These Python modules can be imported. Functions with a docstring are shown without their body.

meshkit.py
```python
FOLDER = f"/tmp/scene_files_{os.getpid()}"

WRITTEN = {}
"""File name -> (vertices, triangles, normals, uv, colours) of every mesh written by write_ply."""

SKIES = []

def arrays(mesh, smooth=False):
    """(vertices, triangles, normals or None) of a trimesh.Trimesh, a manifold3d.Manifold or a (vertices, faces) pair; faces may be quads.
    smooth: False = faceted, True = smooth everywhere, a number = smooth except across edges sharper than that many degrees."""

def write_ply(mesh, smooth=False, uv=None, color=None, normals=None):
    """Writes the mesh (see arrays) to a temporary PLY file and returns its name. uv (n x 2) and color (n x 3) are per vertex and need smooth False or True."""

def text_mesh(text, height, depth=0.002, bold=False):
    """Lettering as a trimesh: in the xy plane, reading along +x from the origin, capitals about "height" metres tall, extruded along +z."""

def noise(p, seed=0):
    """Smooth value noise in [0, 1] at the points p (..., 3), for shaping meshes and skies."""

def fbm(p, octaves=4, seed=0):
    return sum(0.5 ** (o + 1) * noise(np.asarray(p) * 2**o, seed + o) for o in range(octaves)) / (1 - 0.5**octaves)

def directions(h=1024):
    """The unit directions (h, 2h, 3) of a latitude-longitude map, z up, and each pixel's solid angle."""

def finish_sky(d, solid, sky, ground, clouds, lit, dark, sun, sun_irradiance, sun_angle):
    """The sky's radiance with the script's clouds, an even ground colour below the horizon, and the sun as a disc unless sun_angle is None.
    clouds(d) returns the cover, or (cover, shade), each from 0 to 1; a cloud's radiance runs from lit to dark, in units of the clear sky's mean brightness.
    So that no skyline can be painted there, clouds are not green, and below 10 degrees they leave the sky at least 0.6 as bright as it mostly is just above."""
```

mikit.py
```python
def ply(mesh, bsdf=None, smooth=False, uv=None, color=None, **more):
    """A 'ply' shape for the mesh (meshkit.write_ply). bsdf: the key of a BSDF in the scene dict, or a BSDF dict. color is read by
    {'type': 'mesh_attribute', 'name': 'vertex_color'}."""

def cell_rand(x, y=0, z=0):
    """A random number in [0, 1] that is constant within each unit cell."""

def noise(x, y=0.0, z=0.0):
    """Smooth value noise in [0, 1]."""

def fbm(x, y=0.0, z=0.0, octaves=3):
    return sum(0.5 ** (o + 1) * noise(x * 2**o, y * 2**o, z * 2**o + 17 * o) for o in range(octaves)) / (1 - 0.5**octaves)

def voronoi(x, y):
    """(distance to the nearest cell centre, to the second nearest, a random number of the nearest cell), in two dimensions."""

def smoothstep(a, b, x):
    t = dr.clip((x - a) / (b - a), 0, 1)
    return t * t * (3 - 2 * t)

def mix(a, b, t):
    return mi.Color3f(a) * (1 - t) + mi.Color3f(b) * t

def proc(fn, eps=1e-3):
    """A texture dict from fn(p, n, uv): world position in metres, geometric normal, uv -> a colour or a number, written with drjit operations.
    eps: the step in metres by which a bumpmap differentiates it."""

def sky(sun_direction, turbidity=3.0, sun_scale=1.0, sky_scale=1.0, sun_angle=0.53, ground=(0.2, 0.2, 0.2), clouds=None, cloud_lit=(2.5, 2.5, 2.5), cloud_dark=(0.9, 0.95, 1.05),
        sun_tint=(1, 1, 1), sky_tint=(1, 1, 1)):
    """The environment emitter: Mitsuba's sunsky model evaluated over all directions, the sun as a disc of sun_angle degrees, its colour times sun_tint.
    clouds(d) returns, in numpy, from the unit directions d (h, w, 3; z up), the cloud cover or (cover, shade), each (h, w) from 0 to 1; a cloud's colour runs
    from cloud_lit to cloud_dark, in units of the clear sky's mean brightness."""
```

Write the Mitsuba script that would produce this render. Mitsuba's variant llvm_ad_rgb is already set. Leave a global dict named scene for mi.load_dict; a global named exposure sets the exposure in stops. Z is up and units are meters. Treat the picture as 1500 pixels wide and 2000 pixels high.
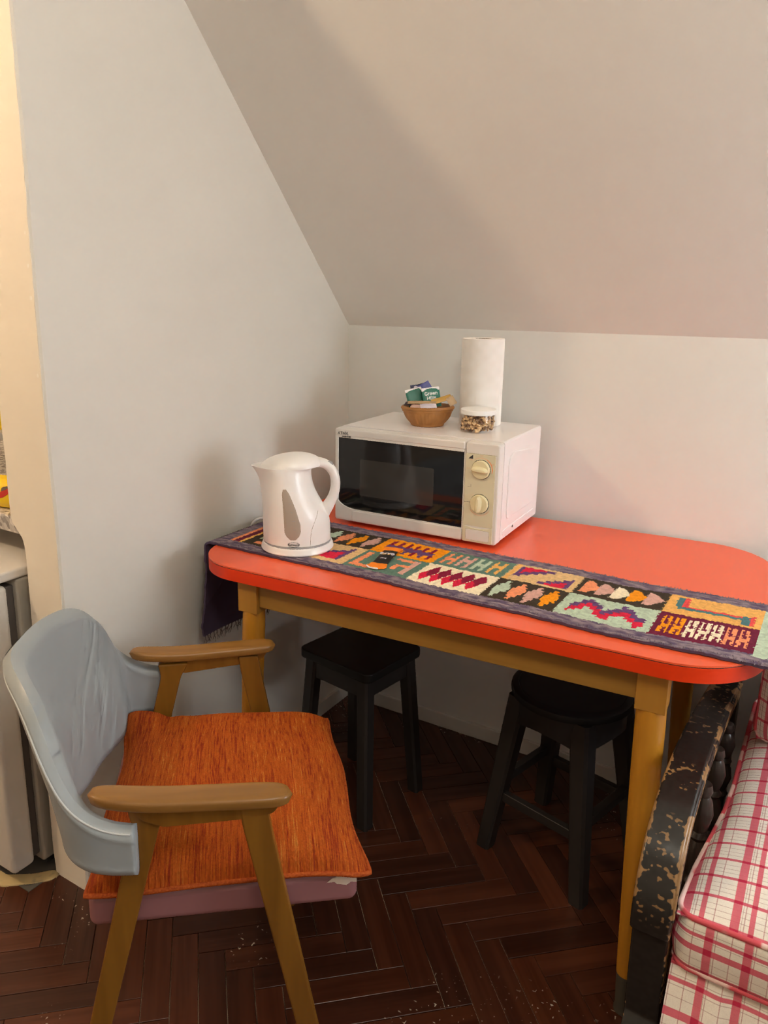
import math
import numpy as np, trimesh, drjit as dr, mitsuba as mi, mikit, meshkit
from mikit import proc, fbm, noise, cell_rand, smoothstep, mix, voronoi

scene, labels = {}, {}
RS = np.random.RandomState(7)
T4 = mi.ScalarTransform4f

# ------------------------------------------------------------------ camera, light, exposure
F, PITCH, ROLL, YAW = 1511.515, 0.240892, -0.008739, 0.566082
CP = np.array([1.310724, -2.028163, 1.335])
fw = np.array([-math.sin(YAW) * math.cos(PITCH), math.cos(YAW) * math.cos(PITCH), -math.sin(PITCH)])
r0 = np.array([math.cos(YAW), math.sin(YAW), 0.0]); d0 = np.cross(fw, r0)
rr = math.cos(ROLL) * r0 + math.sin(ROLL) * d0
dd = -math.sin(ROLL) * r0 + math.cos(ROLL) * d0
M = np.eye(4); M[:3, 0] = -rr; M[:3, 1] = -dd; M[:3, 2] = fw; M[:3, 3] = CP
scene['camera'] = {'type': 'perspective', 'fov': math.degrees(2 * math.atan(750 / F)), 'fov_axis': 'x', 'near_clip': 0.02,
                   'principal_point_offset_x': 59.24 / 1500, 'principal_point_offset_y': 53.405 / 2000, 'to_world': T4(M.tolist())}
exposure = 2.03
KITCHEN_BULB = dict(pos=(-0.66, -2.12, 2.08), r=0.05, rad=(118, 87, 56))
CEILING_GLOBE = dict(pos=(1.50, -1.88, 2.22), r=0.16, rad=(7.0, 6.75, 5.95))
ADDED_SIDE_GLOBE = dict(pos=(2.45, -0.62, 1.12), r=0.30, rad=(2.5, 2.72, 2.95))  # added globe on a pole, replaces cool daylight from a window at the right


# ------------------------------------------------------------------ helpers
def numbered(k):
    if k not in labels and k not in scene and not any(s.startswith(k + '__') for s in scene):
        return k
    i = 1
    while True:
        n = '%s_%03d' % (k, i)
        if n not in labels and n not in scene and not any(s.startswith(n + '__') for s in scene):
            return n
        i += 1


def thing(name, label, cat, group=None, kind=None):
    k = numbered(name); labels[k] = {'label': label, 'category': cat}
    if group: labels[k]['group'] = group
    if kind: labels[k]['kind'] = kind
    return k


def xf(mesh, m):
    if m is None: return mesh
    v = np.asarray(mesh.vertices) @ m[:3, :3].T + m[:3, 3]
    return trimesh.Trimesh(v, mesh.faces, process=False)


def put(key, mesh, mat, smooth=35, m=None, **kw):
    mesh = xf(mesh, m)
    scene[key] = mikit.ply(mesh, mat, smooth, **kw)
    return key


def part(parent, name, mesh, mat, smooth=35, m=None, label=None, kind=None, **kw):
    k = numbered(parent + '__' + name)
    put(k, mesh, mat, smooth, m, **kw)
    if label or kind:
        labels[k] = {}
        if label: labels[k]['label'] = label
        if kind: labels[k]['kind'] = kind
    return k


def struct(name, mesh, mat, smooth=35, label=None, **kw):
    put(name, mesh, mat, smooth, **kw)
    labels[name] = {'kind': 'structure'}
    if label: labels[name]['label'] = label
    return name


def frame(x, y, z=0, deg=0):
    a = math.radians(deg); m = np.eye(4)
    m[:2, :2] = [[math.cos(a), -math.sin(a)], [math.sin(a), math.cos(a)]]; m[:3, 3] = (x, y, z)
    return m


def rot(axis, deg):
    m = np.eye(4); m[:3, :3] = trimesh.transformations.rotation_matrix(math.radians(deg), axis)[:3, :3]
    return m


def cat(*ms):
    ms = [x for m in ms for x in (m if isinstance(m, (list, tuple)) else [m])]
    return trimesh.util.concatenate([trimesh.Trimesh(m.vertices, m.faces, process=False) for m in ms])


def box(x0, x1, y0, y1, z0, z1):
    return trimesh.creation.box(bounds=[[x0, y0, z0], [x1, y1, z1]])


SPH = {n: trimesh.creation.icosphere(subdivisions=n, radius=1.0).vertices for n in (0, 1, 2)}


def hull(pts):
    return trimesh.convex.convex_hull(np.asarray(pts))


def rbox(x0, x1, y0, y1, z0, z1, r=0.004, n=1):
    c = [(x, y, z) for x in (x0 + r, x1 - r) for y in (y0 + r, y1 - r) for z in (z0 + r, z1 - r)]
    # scale so that the faceted corners still reach the stated faces
    return hull(np.vstack([np.array(p) + SPH[n] * r / np.abs(SPH[n]).max() for p in c]))


def frustum(b, t, r=0.003):
    """hull of two rectangles (x0,x1,y0,y1,z) with softened vertical edges"""
    pts = []
    for (x0, x1, y0, y1, z) in (b, t):
        for x, sx in ((x0, 1), (x1, -1)):
            for y, sy in ((y0, 1), (y1, -1)):
                pts += [(x + sx * r, y, z), (x, y + sy * r, z), (x + sx * r * .3, y + sy * r * .3, z)]
    return hull(pts)


def loft(rings, cap=True, closed=False):
    R = np.asarray(rings, float); n, k = R.shape[:2]
    v = R.reshape(-1, 3); f = []
    for i in range(n if closed else n - 1):
        a = i * k; b = ((i + 1) % n) * k
        j = np.arange(k); jn = (j + 1) % k
        f.append(np.c_[a + j, a + jn, b + jn]); f.append(np.c_[a + j, b + jn, b + j])
    f = np.vstack(f)
    if cap and not closed:
        v = np.vstack([v, R[0].mean(0), R[-1].mean(0)]); c0, c1 = n * k, n * k + 1
        j = np.arange(k); jn = (j + 1) % k
        f = np.vstack([f, np.c_[np.full(k, c0), jn, j], np.c_[np.full(k, c1), (n - 1) * k + j, (n - 1) * k + jn]])
    m = trimesh.Trimesh(v, f, process=False)
    if m.volume < 0: m.invert()
    return m


def lathe(prof, n=48):
    """closed profile (r,z) from the axis bottom to the axis top"""
    a = np.linspace(0, 2 * math.pi, n, endpoint=False)
    rings = [np.c_[max(r, 1e-5) * np.cos(a), max(r, 1e-5) * np.sin(a), np.full(n, z)] for r, z in prof]
    return loft(rings)


def tube(path, r, sides=10, cap=True, flat=1.0):
    p = np.asarray(path, float); n = len(p)
    r = np.broadcast_to(np.asarray(r, float), (n,))
    t = np.gradient(p, axis=0); t /= np.linalg.norm(t, axis=1, keepdims=True)
    up = np.array([0, 0, 1.0]) if abs(t[0][2]) < .9 else np.array([1.0, 0, 0])
    a = np.cross(up, t[0]); a /= np.linalg.norm(a); rings = []
    ang = np.arange(sides) * 2 * math.pi / sides
    for i in range(n):
        a = a - t[i] * (a @ t[i]); a /= np.linalg.norm(a); b = np.cross(t[i], a)
        rings.append(p[i] + r[i] * (np.cos(ang)[:, None] * a + flat * np.sin(ang)[:, None] * b))
    return loft(rings, cap)


def closed_tube(path, r, sides=8):
    p = np.asarray(path, float); n = len(p)
    t = np.roll(p, -1, 0) - np.roll(p, 1, 0); t /= np.linalg.norm(t, axis=1, keepdims=True)
    up = np.array([0, 0, 1.0]); ang = np.arange(sides) * 2 * math.pi / sides; rings = []
    for i in range(n):
        a = np.cross(up, t[i]); a /= np.linalg.norm(a) + 1e-9; b = np.cross(t[i], a)
        rings.append(p[i] + r * (np.cos(ang)[:, None] * a + np.sin(ang)[:, None] * b))
    return loft(rings, closed=True)


def spline(pts, n=40):
    from scipy.interpolate import CubicSpline
    p = np.asarray(pts, float); s = np.r_[0, np.cumsum(np.linalg.norm(np.diff(p, axis=0), axis=1))]
    return CubicSpline(s, p)(np.linspace(0, s[-1], n))


def offset_poly(p, d):
    p = np.asarray(p, float); a = p - np.roll(p, 1, 0); b = np.roll(p, -1, 0) - p
    na = np.c_[-a[:, 1], a[:, 0]] / np.linalg.norm(a, axis=1)[:, None]; nb = np.c_[-b[:, 1], b[:, 0]] / np.linalg.norm(b, axis=1)[:, None]
    m = na + nb; m /= (np.sum(m * m, 1) / 2)[:, None]
    return p + m * d


def prism(poly, z0, z1, bev=0.002, steps=2):
    """counter-clockwise polygon extruded along z with rounded rims"""
    poly = np.asarray(poly, float); rings = []
    for k in range(steps + 1):
        a = math.pi / 2 * k / steps
        rings.append((bev * (1 - math.sin(a)), z0 + bev * (1 - math.cos(a))))
    for k in range(steps + 1):
        a = math.pi / 2 * k / steps
        rings.append((bev * (1 - math.cos(a)), z1 - bev * (1 - math.sin(a))))
    R = [np.c_[offset_poly(poly, o), np.full(len(poly), z)] for o, z in rings]
    m = loft(R, cap=False)
    from shapely.geometry import Polygon
    out = [m]
    for ring, flip in ((R[0], True), (R[-1], False)):
        v2, f2 = trimesh.creation.triangulate_polygon(Polygon(ring[:, :2]), engine='earcut')
        f2 = np.asarray(f2)
        tri = v2[f2]; e_ = tri[:, 1:] - tri[:, :1]; ar = e_[:, 0, 0] * e_[:, 1, 1] - e_[:, 0, 1] * e_[:, 1, 0]
        f2 = np.where(((ar > 0) == flip)[:, None], f2[:, ::-1], f2)
        out.append(trimesh.Trimesh(np.c_[v2, np.full(len(v2), ring[0, 2])], f2, process=False))
    m = cat(out); m.merge_vertices(); 
    if m.volume < 0: m.invert()
    return m


def rrect(x0, x1, y0, y1, r, n=8):
    """counter-clockwise rounded rectangle; r a number or four radii (x1y0, x1y1, x0y1, x0y0)"""
    r = [r] * 4 if np.isscalar(r) else r; out = []
    for (cx, cy, q), k in zip(((x1 - r[0], y0 + r[0], -90), (x1 - r[1], y1 - r[1], 0), (x0 + r[2], y1 - r[2], 90), (x0 + r[3], y0 + r[3], 180)), r):
        a = np.radians(q + np.linspace(0, 90, n)); out.append(np.c_[cx + k * np.cos(a), cy + k * np.sin(a)])
    return np.vstack(out)


def place_text(s, h, m, depth=0.0006, bold=False, center=True):
    t = meshkit.text_mesh(s, h, depth, bold)
    v = np.array(t.vertices)
    if center: v[:, 0] -= (v[:, 0].min() + v[:, 0].max()) / 2
    return xf(trimesh.Trimesh(v, t.faces, process=False), m)


# ------------------------------------------------------------------ materials
def mat(name, color, rough=0.5, spec=0.5, bump=None, bscale=0.001, **kw):
    c = color if isinstance(color, dict) else {'type': 'rgb', 'value': list(color)}
    b = {'type': 'principled', 'base_color': c, 'roughness': rough, 'specular': spec, **kw}
    if bump is not None:
        b = {'type': 'bumpmap', 'nested': b, 'arbitrary': bump, 'scale': bscale}
    scene[name] = {'type': 'twosided', 'bsdf': b}
    return name


def srgb(r, g, b):
    return tuple(float(x) for x in (((np.array([r, g, b]) / 255 + .055) / 1.055) ** 2.4))


def plaster(base, amount=0.05, seed=0.0):
    a, b = [float(q * (1 - amount)) for q in base], [float(q * (1 + amount)) for q in base]
    return proc(lambda p, n, uv: mix(a, b, fbm(p.x * 2.3 + seed, p.y * 2.3, p.z * 2.3, 3)))


wall_bump = proc(lambda p, n, uv: fbm(p.x * 14, p.y * 14, p.z * 14, 4) + 0.25 * noise(p.x * 220, p.y * 220, p.z * 220), eps=2e-3)
mat('m_wall', plaster((0.685, 0.66, 0.605)), 0.55, 0.35, wall_bump, 0.0016)
mat('m_wall_back', plaster((0.685, 0.68, 0.645), 0.03, 5), 0.5, 0.35, wall_bump, 0.0012)
mat('m_slope', plaster((0.69, 0.665, 0.615), 0.04, 9), 0.6, 0.3, wall_bump, 0.001)
chips = proc(lambda p, n, uv: mix((0.80, 0.735, 0.63), (0.86, 0.83, 0.76), smoothstep(0.80, 0.83, fbm(p.x * 60, p.y * 60, p.z * 34, 2)) * smoothstep(-.03, -.012, p.x)))
mat('m_cream', chips, 0.6, 0.3, wall_bump, 0.002)
mat('m_base', plaster((0.62, 0.60, 0.55), 0.06, 3), 0.4)
mat('m_thresh', proc(lambda p, n, uv: mix((0.60, 0.47, 0.24), (0.33, 0.27, 0.17), smoothstep(.5, .7, fbm(p.x * 40, p.y * 40, p.z * 40)))), 0.7)
mat('m_concrete', plaster((0.10, 0.095, 0.085), 0.3, 2), 0.8)
mat('m_room', plaster((0.62, 0.59, 0.55), 0.03, 12), 0.8)


def wood_fn(a, b, along, f=34, stretch=0.07, seed=0.0, streak=0.5):
    """grain running along a world direction"""
    d = np.array(along, float); d = [float(q) for q in d / np.linalg.norm(d)]

    def fn(p, n, uv):
        t = p.x * d[0] + p.y * d[1] + p.z * d[2]
        q = p - mi.Vector3f(*d) * (t * (1 - stretch))
        g = fbm(q.x * f + seed, q.y * f, q.z * f, 3)
        h = noise(q.x * f * 6 + seed, q.y * f * 6, q.z * f * 6)
        return mix(a, b, dr.clip(smoothstep(.25, .75, g) * (1 - streak * .5) + h * streak * .5, 0, 1))
    return fn


FD = np.array([0.75471, 0.65606, 0]); SD = np.array([-0.65606, 0.75471, 0])       # chair forward / chair left
E1 = np.array([math.cos(2.3312), math.sin(2.3312), 0]); E2 = np.array([-E1[1], E1[0], 0])   # the two plank directions
TU = np.array([0.99813, 0.06105, 0])                                             # along the table


def plank_mat(name, a, b, along, seed):
    w = wood_fn(a, b, along, 55, 0.05, seed)

    def fn(p, n, uv):
        speck = smoothstep(.90, .93, noise(p.x * 190 + 7, p.y * 190, 3.0)) * smoothstep(.62, .74, fbm(p.x * 5, p.y * 5, 1.0))
        return mix(w(p, n, uv), (0.55, 0.50, 0.42), speck * 0.9)
    rough = proc(lambda p, n, uv: 0.24 + 0.22 * fbm(p.x * 9, p.y * 9, seed))
    mat(name, proc(fn), rough, 0.5)


PLANKS = []
for i, (a, b) in enumerate([((0.050, 0.0135, 0.0060), (0.078, 0.022, 0.0095)), ((0.034, 0.0098, 0.0048), (0.056, 0.0155, 0.0073)), ((0.068, 0.0178, 0.0075), (0.102, 0.0285, 0.0118))]):
    for j, e in enumerate((E2, E1)):
        plank_mat('m_plank_%d%d' % (i, j), a, b, e, 3.1 * i + j); 
    PLANKS.append(('m_plank_%d0' % i, 'm_plank_%d1' % i))
mat('m_joint', proc(lambda p, n, uv: mix((0.035, 0.02, 0.013), (0.42, 0.32, 0.22), smoothstep(.30, .52, fbm(p.x * 7, p.y * 7, 2.0)))), 0.9)

mat('m_laminate', proc(lambda p, n, uv: mix((0.70, 0.090, 0.030), (0.74, 0.100, 0.034), fbm(p.x * 5, p.y * 5, 0))), 0.3, 0.5)
mat('m_edge_band', (0.68, 0.040, 0.006), 0.32, 0.3)
mat('m_dark_line', (0.03, 0.008, 0.006), 0.6)
mat('m_leg_wood', proc(wood_fn((0.36, 0.150, 0.012), (0.47, 0.205, 0.020), (0, 0, 1), 30, .05, 4)), 0.34)
mat('m_block_wood', proc(wood_fn((0.31, 0.145, 0.021), (0.40, 0.19, 0.030), (0, 0, 1), 36, .06, 6)), 0.38)
mat('m_apron_wood', proc(wood_fn((0.225, 0.112, 0.018), (0.30, 0.153, 0.027), TU, 30, .06, 2)), 0.42)
mat('m_ferrule', (0.05, 0.045, 0.035), 0.45)
mat('m_arm_wood', proc(wood_fn((0.185, 0.086, 0.019), (0.26, 0.126, 0.031), FD, 40, .05, 8)), 0.33, 0.5)
mat('m_chair_leg', proc(wood_fn((0.150, 0.060, 0.0068), (0.21, 0.090, 0.011), (0, 0, 1), 44, .05, 11)), 0.36)
black_bump = proc(lambda p, n, uv: fbm(p.x * 60, p.y * 60, p.z * 18, 3))
mat('m_black', proc(lambda p, n, uv: mix((0.0035, 0.0035, 0.004), (0.007, 0.007, 0.0075), fbm(p.x * 20, p.y * 20, p.z * 20))), 0.48, 0.2, black_bump, 0.0008)
mat('m_black_seat', proc(lambda p, n, uv: mix((0.006, 0.0057, 0.0055), (0.010, 0.0095, 0.009), fbm(p.x * 16, p.y * 16, p.z * 16))), 0.42, 0.35, black_bump, 0.0006)


def vinyl_bump(p, n, uv):
    """fine folds fanning over the padded inner face (uv: along the rim, height + 2), a pebbled skin everywhere"""
    x, y = uv.x - 0.48, uv.y - 2.6
    w = fbm(uv.x * 5 + 2, uv.y * 5, 1.0, 2)
    across = x * 0.70 - y * 0.95 + 0.9 * x * x; along = x * 0.80 + y * 0.60
    c = noise(across * 85 + w * 5, along * 5 + 3, 4.0)
    inner = smoothstep(2.40, 2.47, uv.y) * smoothstep(2.80, 2.72, uv.y)
    fold = smoothstep(.52, .86, c) * smoothstep(.30, .55, fbm(uv.x * 7 + 9, uv.y * 7, 2.0, 2))
    return fold * inner + 0.05 * noise(uv.x * 320, uv.y * 320, 0)


mat('m_vinyl', proc(lambda p, n, uv: mix((0.255, 0.29, 0.31), (0.31, 0.335, 0.345), fbm(p.x * 9, p.y * 9, p.z * 9))), 0.34, 0.5, proc(vinyl_bump, eps=1e-3), -0.008)
mat('m_vinyl_back', (0.15, 0.165, 0.175), 0.42)
mat('m_seam', (0.46, 0.485, 0.49), 0.4)
mat('m_seat_vinyl', proc(lambda p, n, uv: mix((0.21, 0.085, 0.095), (0.27, 0.125, 0.13), fbm(p.x * 8, p.y * 8, p.z * 8))), 0.38, 0.5)
mat('m_tear', (0.62, 0.52, 0.44), 0.8)


def cushion_fn(p, n, uv):
    x, y = uv.x, uv.y                                     # metres: x across the stripes, y along them
    wob = 0.004 * fbm(x * 9, y * 9, 5.0)
    a = noise((x + wob) * 650, y * 34, 1.0)
    b = noise((x + wob) * 1100, y * 90, 2.0)
    c = fbm(x * 60, y * 5, 3.0)
    t = dr.clip(a * .42 + b * .36 + c * .32 - .08, 0, 1)
    col = mix((0.22, 0.024, 0.0045), (0.37, 0.072, 0.008), smoothstep(.2, .55, t))
    col = mix(col, (0.46, 0.17, 0.03), smoothstep(.60, .86, t))
    w = noise(x * 700, y * 700, 6.0)
    return col * (0.82 + 0.3 * w)


cush_bump = proc(lambda p, n, uv: noise(uv.x * 500, uv.y * 120, 1.0) + noise(uv.x * 700, uv.y * 700, 2.0), eps=5e-4)
mat('m_cushion', proc(cushion_fn), 0.85, 0.2, cush_bump, 0.0012, sheen=0.3)
mat('m_piping', proc(lambda p, n, uv: mix((0.24, 0.032, 0.007), (0.42, 0.095, 0.016), noise(p.x * 400, p.y * 400, p.z * 400))), 0.8, 0.2)


def band(x, c, w, soft=0.0006):
    return smoothstep(w / 2 + soft, w / 2 - soft, dr.abs(x - c))


def plaid(px, py, wa=.18, wa2=.11, wb=.13, wb2=0.0):
    def fn(p, n, uv):
        u, v = uv.x, uv.y
        u = u + 0.0012 * noise(u * 20, v * 20, 0); v = v + 0.0012 * noise(u * 20, v * 20, 9)
        a = u - dr.floor(u / px) * px
        b = v - dr.floor(v / py) * py
        col = mi.Color3f(0.72, 0.665, 0.585)
        fine = noise(uv.x * 900, uv.y * 900, 0) * .08
        thin = dr.maximum(dr.maximum(band(a, px * .30, .0012), band(a, px * .70, .0012)), band(a, px * .245, .0006))
        thinb = dr.maximum(dr.maximum(band(b, py * .36, .0009), band(b, py * .56, .0009)), band(b, py * .78, .0008))
        col = mix(col, (0.34, 0.13, 0.13), .75 * thin)
        col = mix(col, (0.33, 0.20, 0.17), .7 * thinb)
        ra = dr.maximum(band(a, px * .12, px * wa), (band(a, px * .45, px * wa2) if wa2 else 0.0 * a))
        rb = dr.maximum(band(b, py * .10, py * wb), (band(b, py * .45, py * wb2) if wb2 else 0.0 * b))
        red, pink = mi.Color3f(0.40, 0.016, 0.05), mi.Color3f(0.54, 0.085, 0.13)
        col = mix(col, pink, ra * .92)
        col = mix(col, mix(pink, red, ra), rb * .94)
        return col * (0.96 + fine)
    return proc(fn)


cloth_bump = proc(lambda p, n, uv: fbm(p.x * 40, p.y * 40, p.z * 40, 2), eps=2e-3)
mat('m_plaid', plaid(0.066, 0.043), 0.8, 0.2, cloth_bump, 0.0015)
mat('m_plaid_front', plaid(0.052, 0.062, .22, 0.0, .17, .09), 0.8, 0.2, cloth_bump, 0.002)
mat('m_plaid_pipe', proc(lambda p, n, uv: mix((0.70, 0.5, 0.45), (0.55, 0.08, 0.10), smoothstep(.45, .55, noise(p.x * 30, p.y * 30, p.z * 30)))), 0.8, 0.2)

ARM_X0, ARM_X1 = 1.138, 1.197


def worn_fn(p, n, uv):
    """black paint rubbed off along the rims of the arm down to ochre wood, with flakes"""
    eL, eR = p.x - ARM_X0, ARM_X1 - p.x
    e = dr.minimum(eL, eR)
    w = fbm(p.y * 22, p.z * 22, p.x * 30, 3); f = fbm(p.x * 130, p.y * 130, p.z * 130, 2)
    big = fbm(p.y * 6 + 3, p.z * 6, 2.0, 2)
    rub = smoothstep(.56, .60, w * .62 + f * .30 + smoothstep(.013, .0, e) * .22 - .10 + (big - .5) * .40 * smoothstep(.38, .46, p.z) - smoothstep(.46, .38, p.z) * .06)
    fl = smoothstep(.66, .70, f) * smoothstep(.50, .60, fbm(p.y * 14, p.z * 14, 7.0, 2)) * smoothstep(.36, .46, p.z)
    col = mix((0.010, 0.009, 0.008), (0.018, 0.016, 0.014), f)
    return mix(col, mix((0.17, 0.085, 0.030), (0.30, 0.175, 0.075), f), dr.maximum(rub, fl * .8))


mat('m_worn', proc(worn_fn), 0.3, 0.5, black_bump, 0.0006)
mat('m_dark_wood', (0.022, 0.016, 0.013), 0.22)

mat('m_white_plastic', (0.78, 0.765, 0.74), 0.28, 0.5)
mat('m_white_enamel', proc(lambda p, n, uv: mix((0.72, 0.69, 0.675), (0.76, 0.73, 0.715), fbm(p.x * 10, p.y * 10, p.z * 10))), 0.26, 0.5)
mat('m_door_white', (0.70, 0.675, 0.64), 0.3)
mat('m_beige_panel', proc(lambda p, n, uv: mix((0.60, 0.555, 0.40), (0.66, 0.61, 0.45), fbm(p.x * 30, p.y * 30, p.z * 30))), 0.38)
mat('m_knob', (0.70, 0.63, 0.40), 0.32)
mat('m_glass_black', (0.006, 0.006, 0.007), 0.05, 0.5)
mat('m_mesh_window', (0.030, 0.029, 0.027), 0.12, 0.5)
mat('m_ink', (0.02, 0.02, 0.022), 0.6)
mat('m_ink_orange', (0.75, 0.19, 0.04), 0.6)
mat('m_ink_faint', (0.42, 0.38, 0.27), 0.6)
mat('m_ink_salmon', (0.72, 0.40, 0.24), 0.6)
mat('m_gap', (0.02, 0.02, 0.02), 0.7)
mat('m_rubber', (0.03, 0.03, 0.03), 0.7)
mat('m_kettle', (0.82, 0.80, 0.775), 0.25, 0.5)
mat('m_gauge', (0.36, 0.30, 0.245), 0.22, 0.5)
mat('m_grey_plastic', (0.30, 0.30, 0.31), 0.4)
mat('m_paper', proc(lambda p, n, uv: mix((0.80, 0.77, 0.715), (0.86, 0.835, 0.79), noise(p.x * 55, p.y * 55, p.z * 55))), 0.9, 0.1,
    proc(lambda p, n, uv: fbm(p.x * 90, p.y * 90, p.z * 90, 2), eps=1e-3), 0.0012)
mat('m_card', (0.22, 0.14, 0.09), 0.9)
mat('m_basket', proc(lambda p, n, uv: mix((0.30, 0.12, 0.03), (0.46, 0.21, 0.06), fbm(p.x * 50, p.y * 50, p.z * 22))), 0.42)
scene['m_jar_glass'] = {'type': 'thindielectric', 'int_ior': 1.3}
mat('m_lid', (0.80, 0.79, 0.76), 0.35)
mat('m_walnut', proc(lambda p, n, uv: mix((0.13, 0.06, 0.028), (0.66, 0.45, 0.23), smoothstep(.36, .62, fbm(p.x * 130, p.y * 130, p.z * 130)))), 0.6)
for nm, col in dict(green=(0.012, 0.13, 0.085), white=(0.78, 0.75, 0.74), blue=(0.075, 0.085, 0.28), navy=(0.03, 0.035, 0.09), ochre=(0.52, 0.30, 0.07), tan=(0.46, 0.31, 0.17),
                    lilac=(0.66, 0.60, 0.66), dark=(0.035, 0.02, 0.025), pink=(0.62, 0.42, 0.36), red=(0.55, 0.03, 0.02), orange=(0.90, 0.24, 0.02), black=(0.018, 0.015, 0.014),
                    yellow=(0.86, 0.60, 0.01), grey=(0.30, 0.30, 0.30), brown=(0.16, 0.11, 0.08)).items():
    mat('m_' + nm, col, 0.4)
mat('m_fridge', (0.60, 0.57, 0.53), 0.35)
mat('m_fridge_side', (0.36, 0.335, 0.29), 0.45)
mat('m_seal', (0.07, 0.06, 0.055), 0.7)


def granite(p, n, uv):
    a, b, c = voronoi(p.x * 110 + p.z * 50, p.y * 110 + p.z * 90)
    return mix((0.20, 0.18, 0.17), (0.66, 0.62, 0.58), c)


mat('m_granite', proc(granite), 0.3)
scene['m_woven'] = {'type': 'twosided', 'bsdf': {'type': 'bumpmap', 'scale': 0.0012,
    'arbitrary': proc(lambda p, n, uv: noise(p.x * 420, p.y * 420, p.z * 420) + 0.6 * noise(p.x * 160, p.y * 160, p.z * 160), eps=6e-4),
    'nested': {'type': 'principled', 'base_color': {'type': 'mesh_attribute', 'name': 'vertex_color'}, 'roughness': 0.9, 'specular': 0.15, 'sheen': 0.2}}}
mat('m_fuzz', proc(lambda p, n, uv: mix((0.10, 0.075, 0.125), (0.24, 0.20, 0.22), noise(p.x * 120, p.y * 120, 0))), 0.95, 0.1)
mat('m_fringe', (0.10, 0.07, 0.06), 0.9)
mat('m_shade', (0.85, 0.83, 0.78), 0.8)
mat('m_metal_dark', (0.05, 0.05, 0.05), 0.4)

# ------------------------------------------------------------------ the room
KNEE, SL, YE, TH = 1.244, 1.0635, -1.0855, 0.15      # knee-wall height, ceiling slope, end of the partition, its thickness
XL, XR, YF, ZC = -1.75, 3.3, -4.3, 2.45              # kitchen side, right wall, front wall, flat ceiling
YC = -(ZC - KNEE) / SL
struct('floor', box(XL, XR, YF, 0.1, -0.06, -0.004), 'm_joint', False)
struct('wall_back', box(XL, XR, 0, 0.1, -0.06, KNEE + .12), 'm_wall_back', False)
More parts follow.
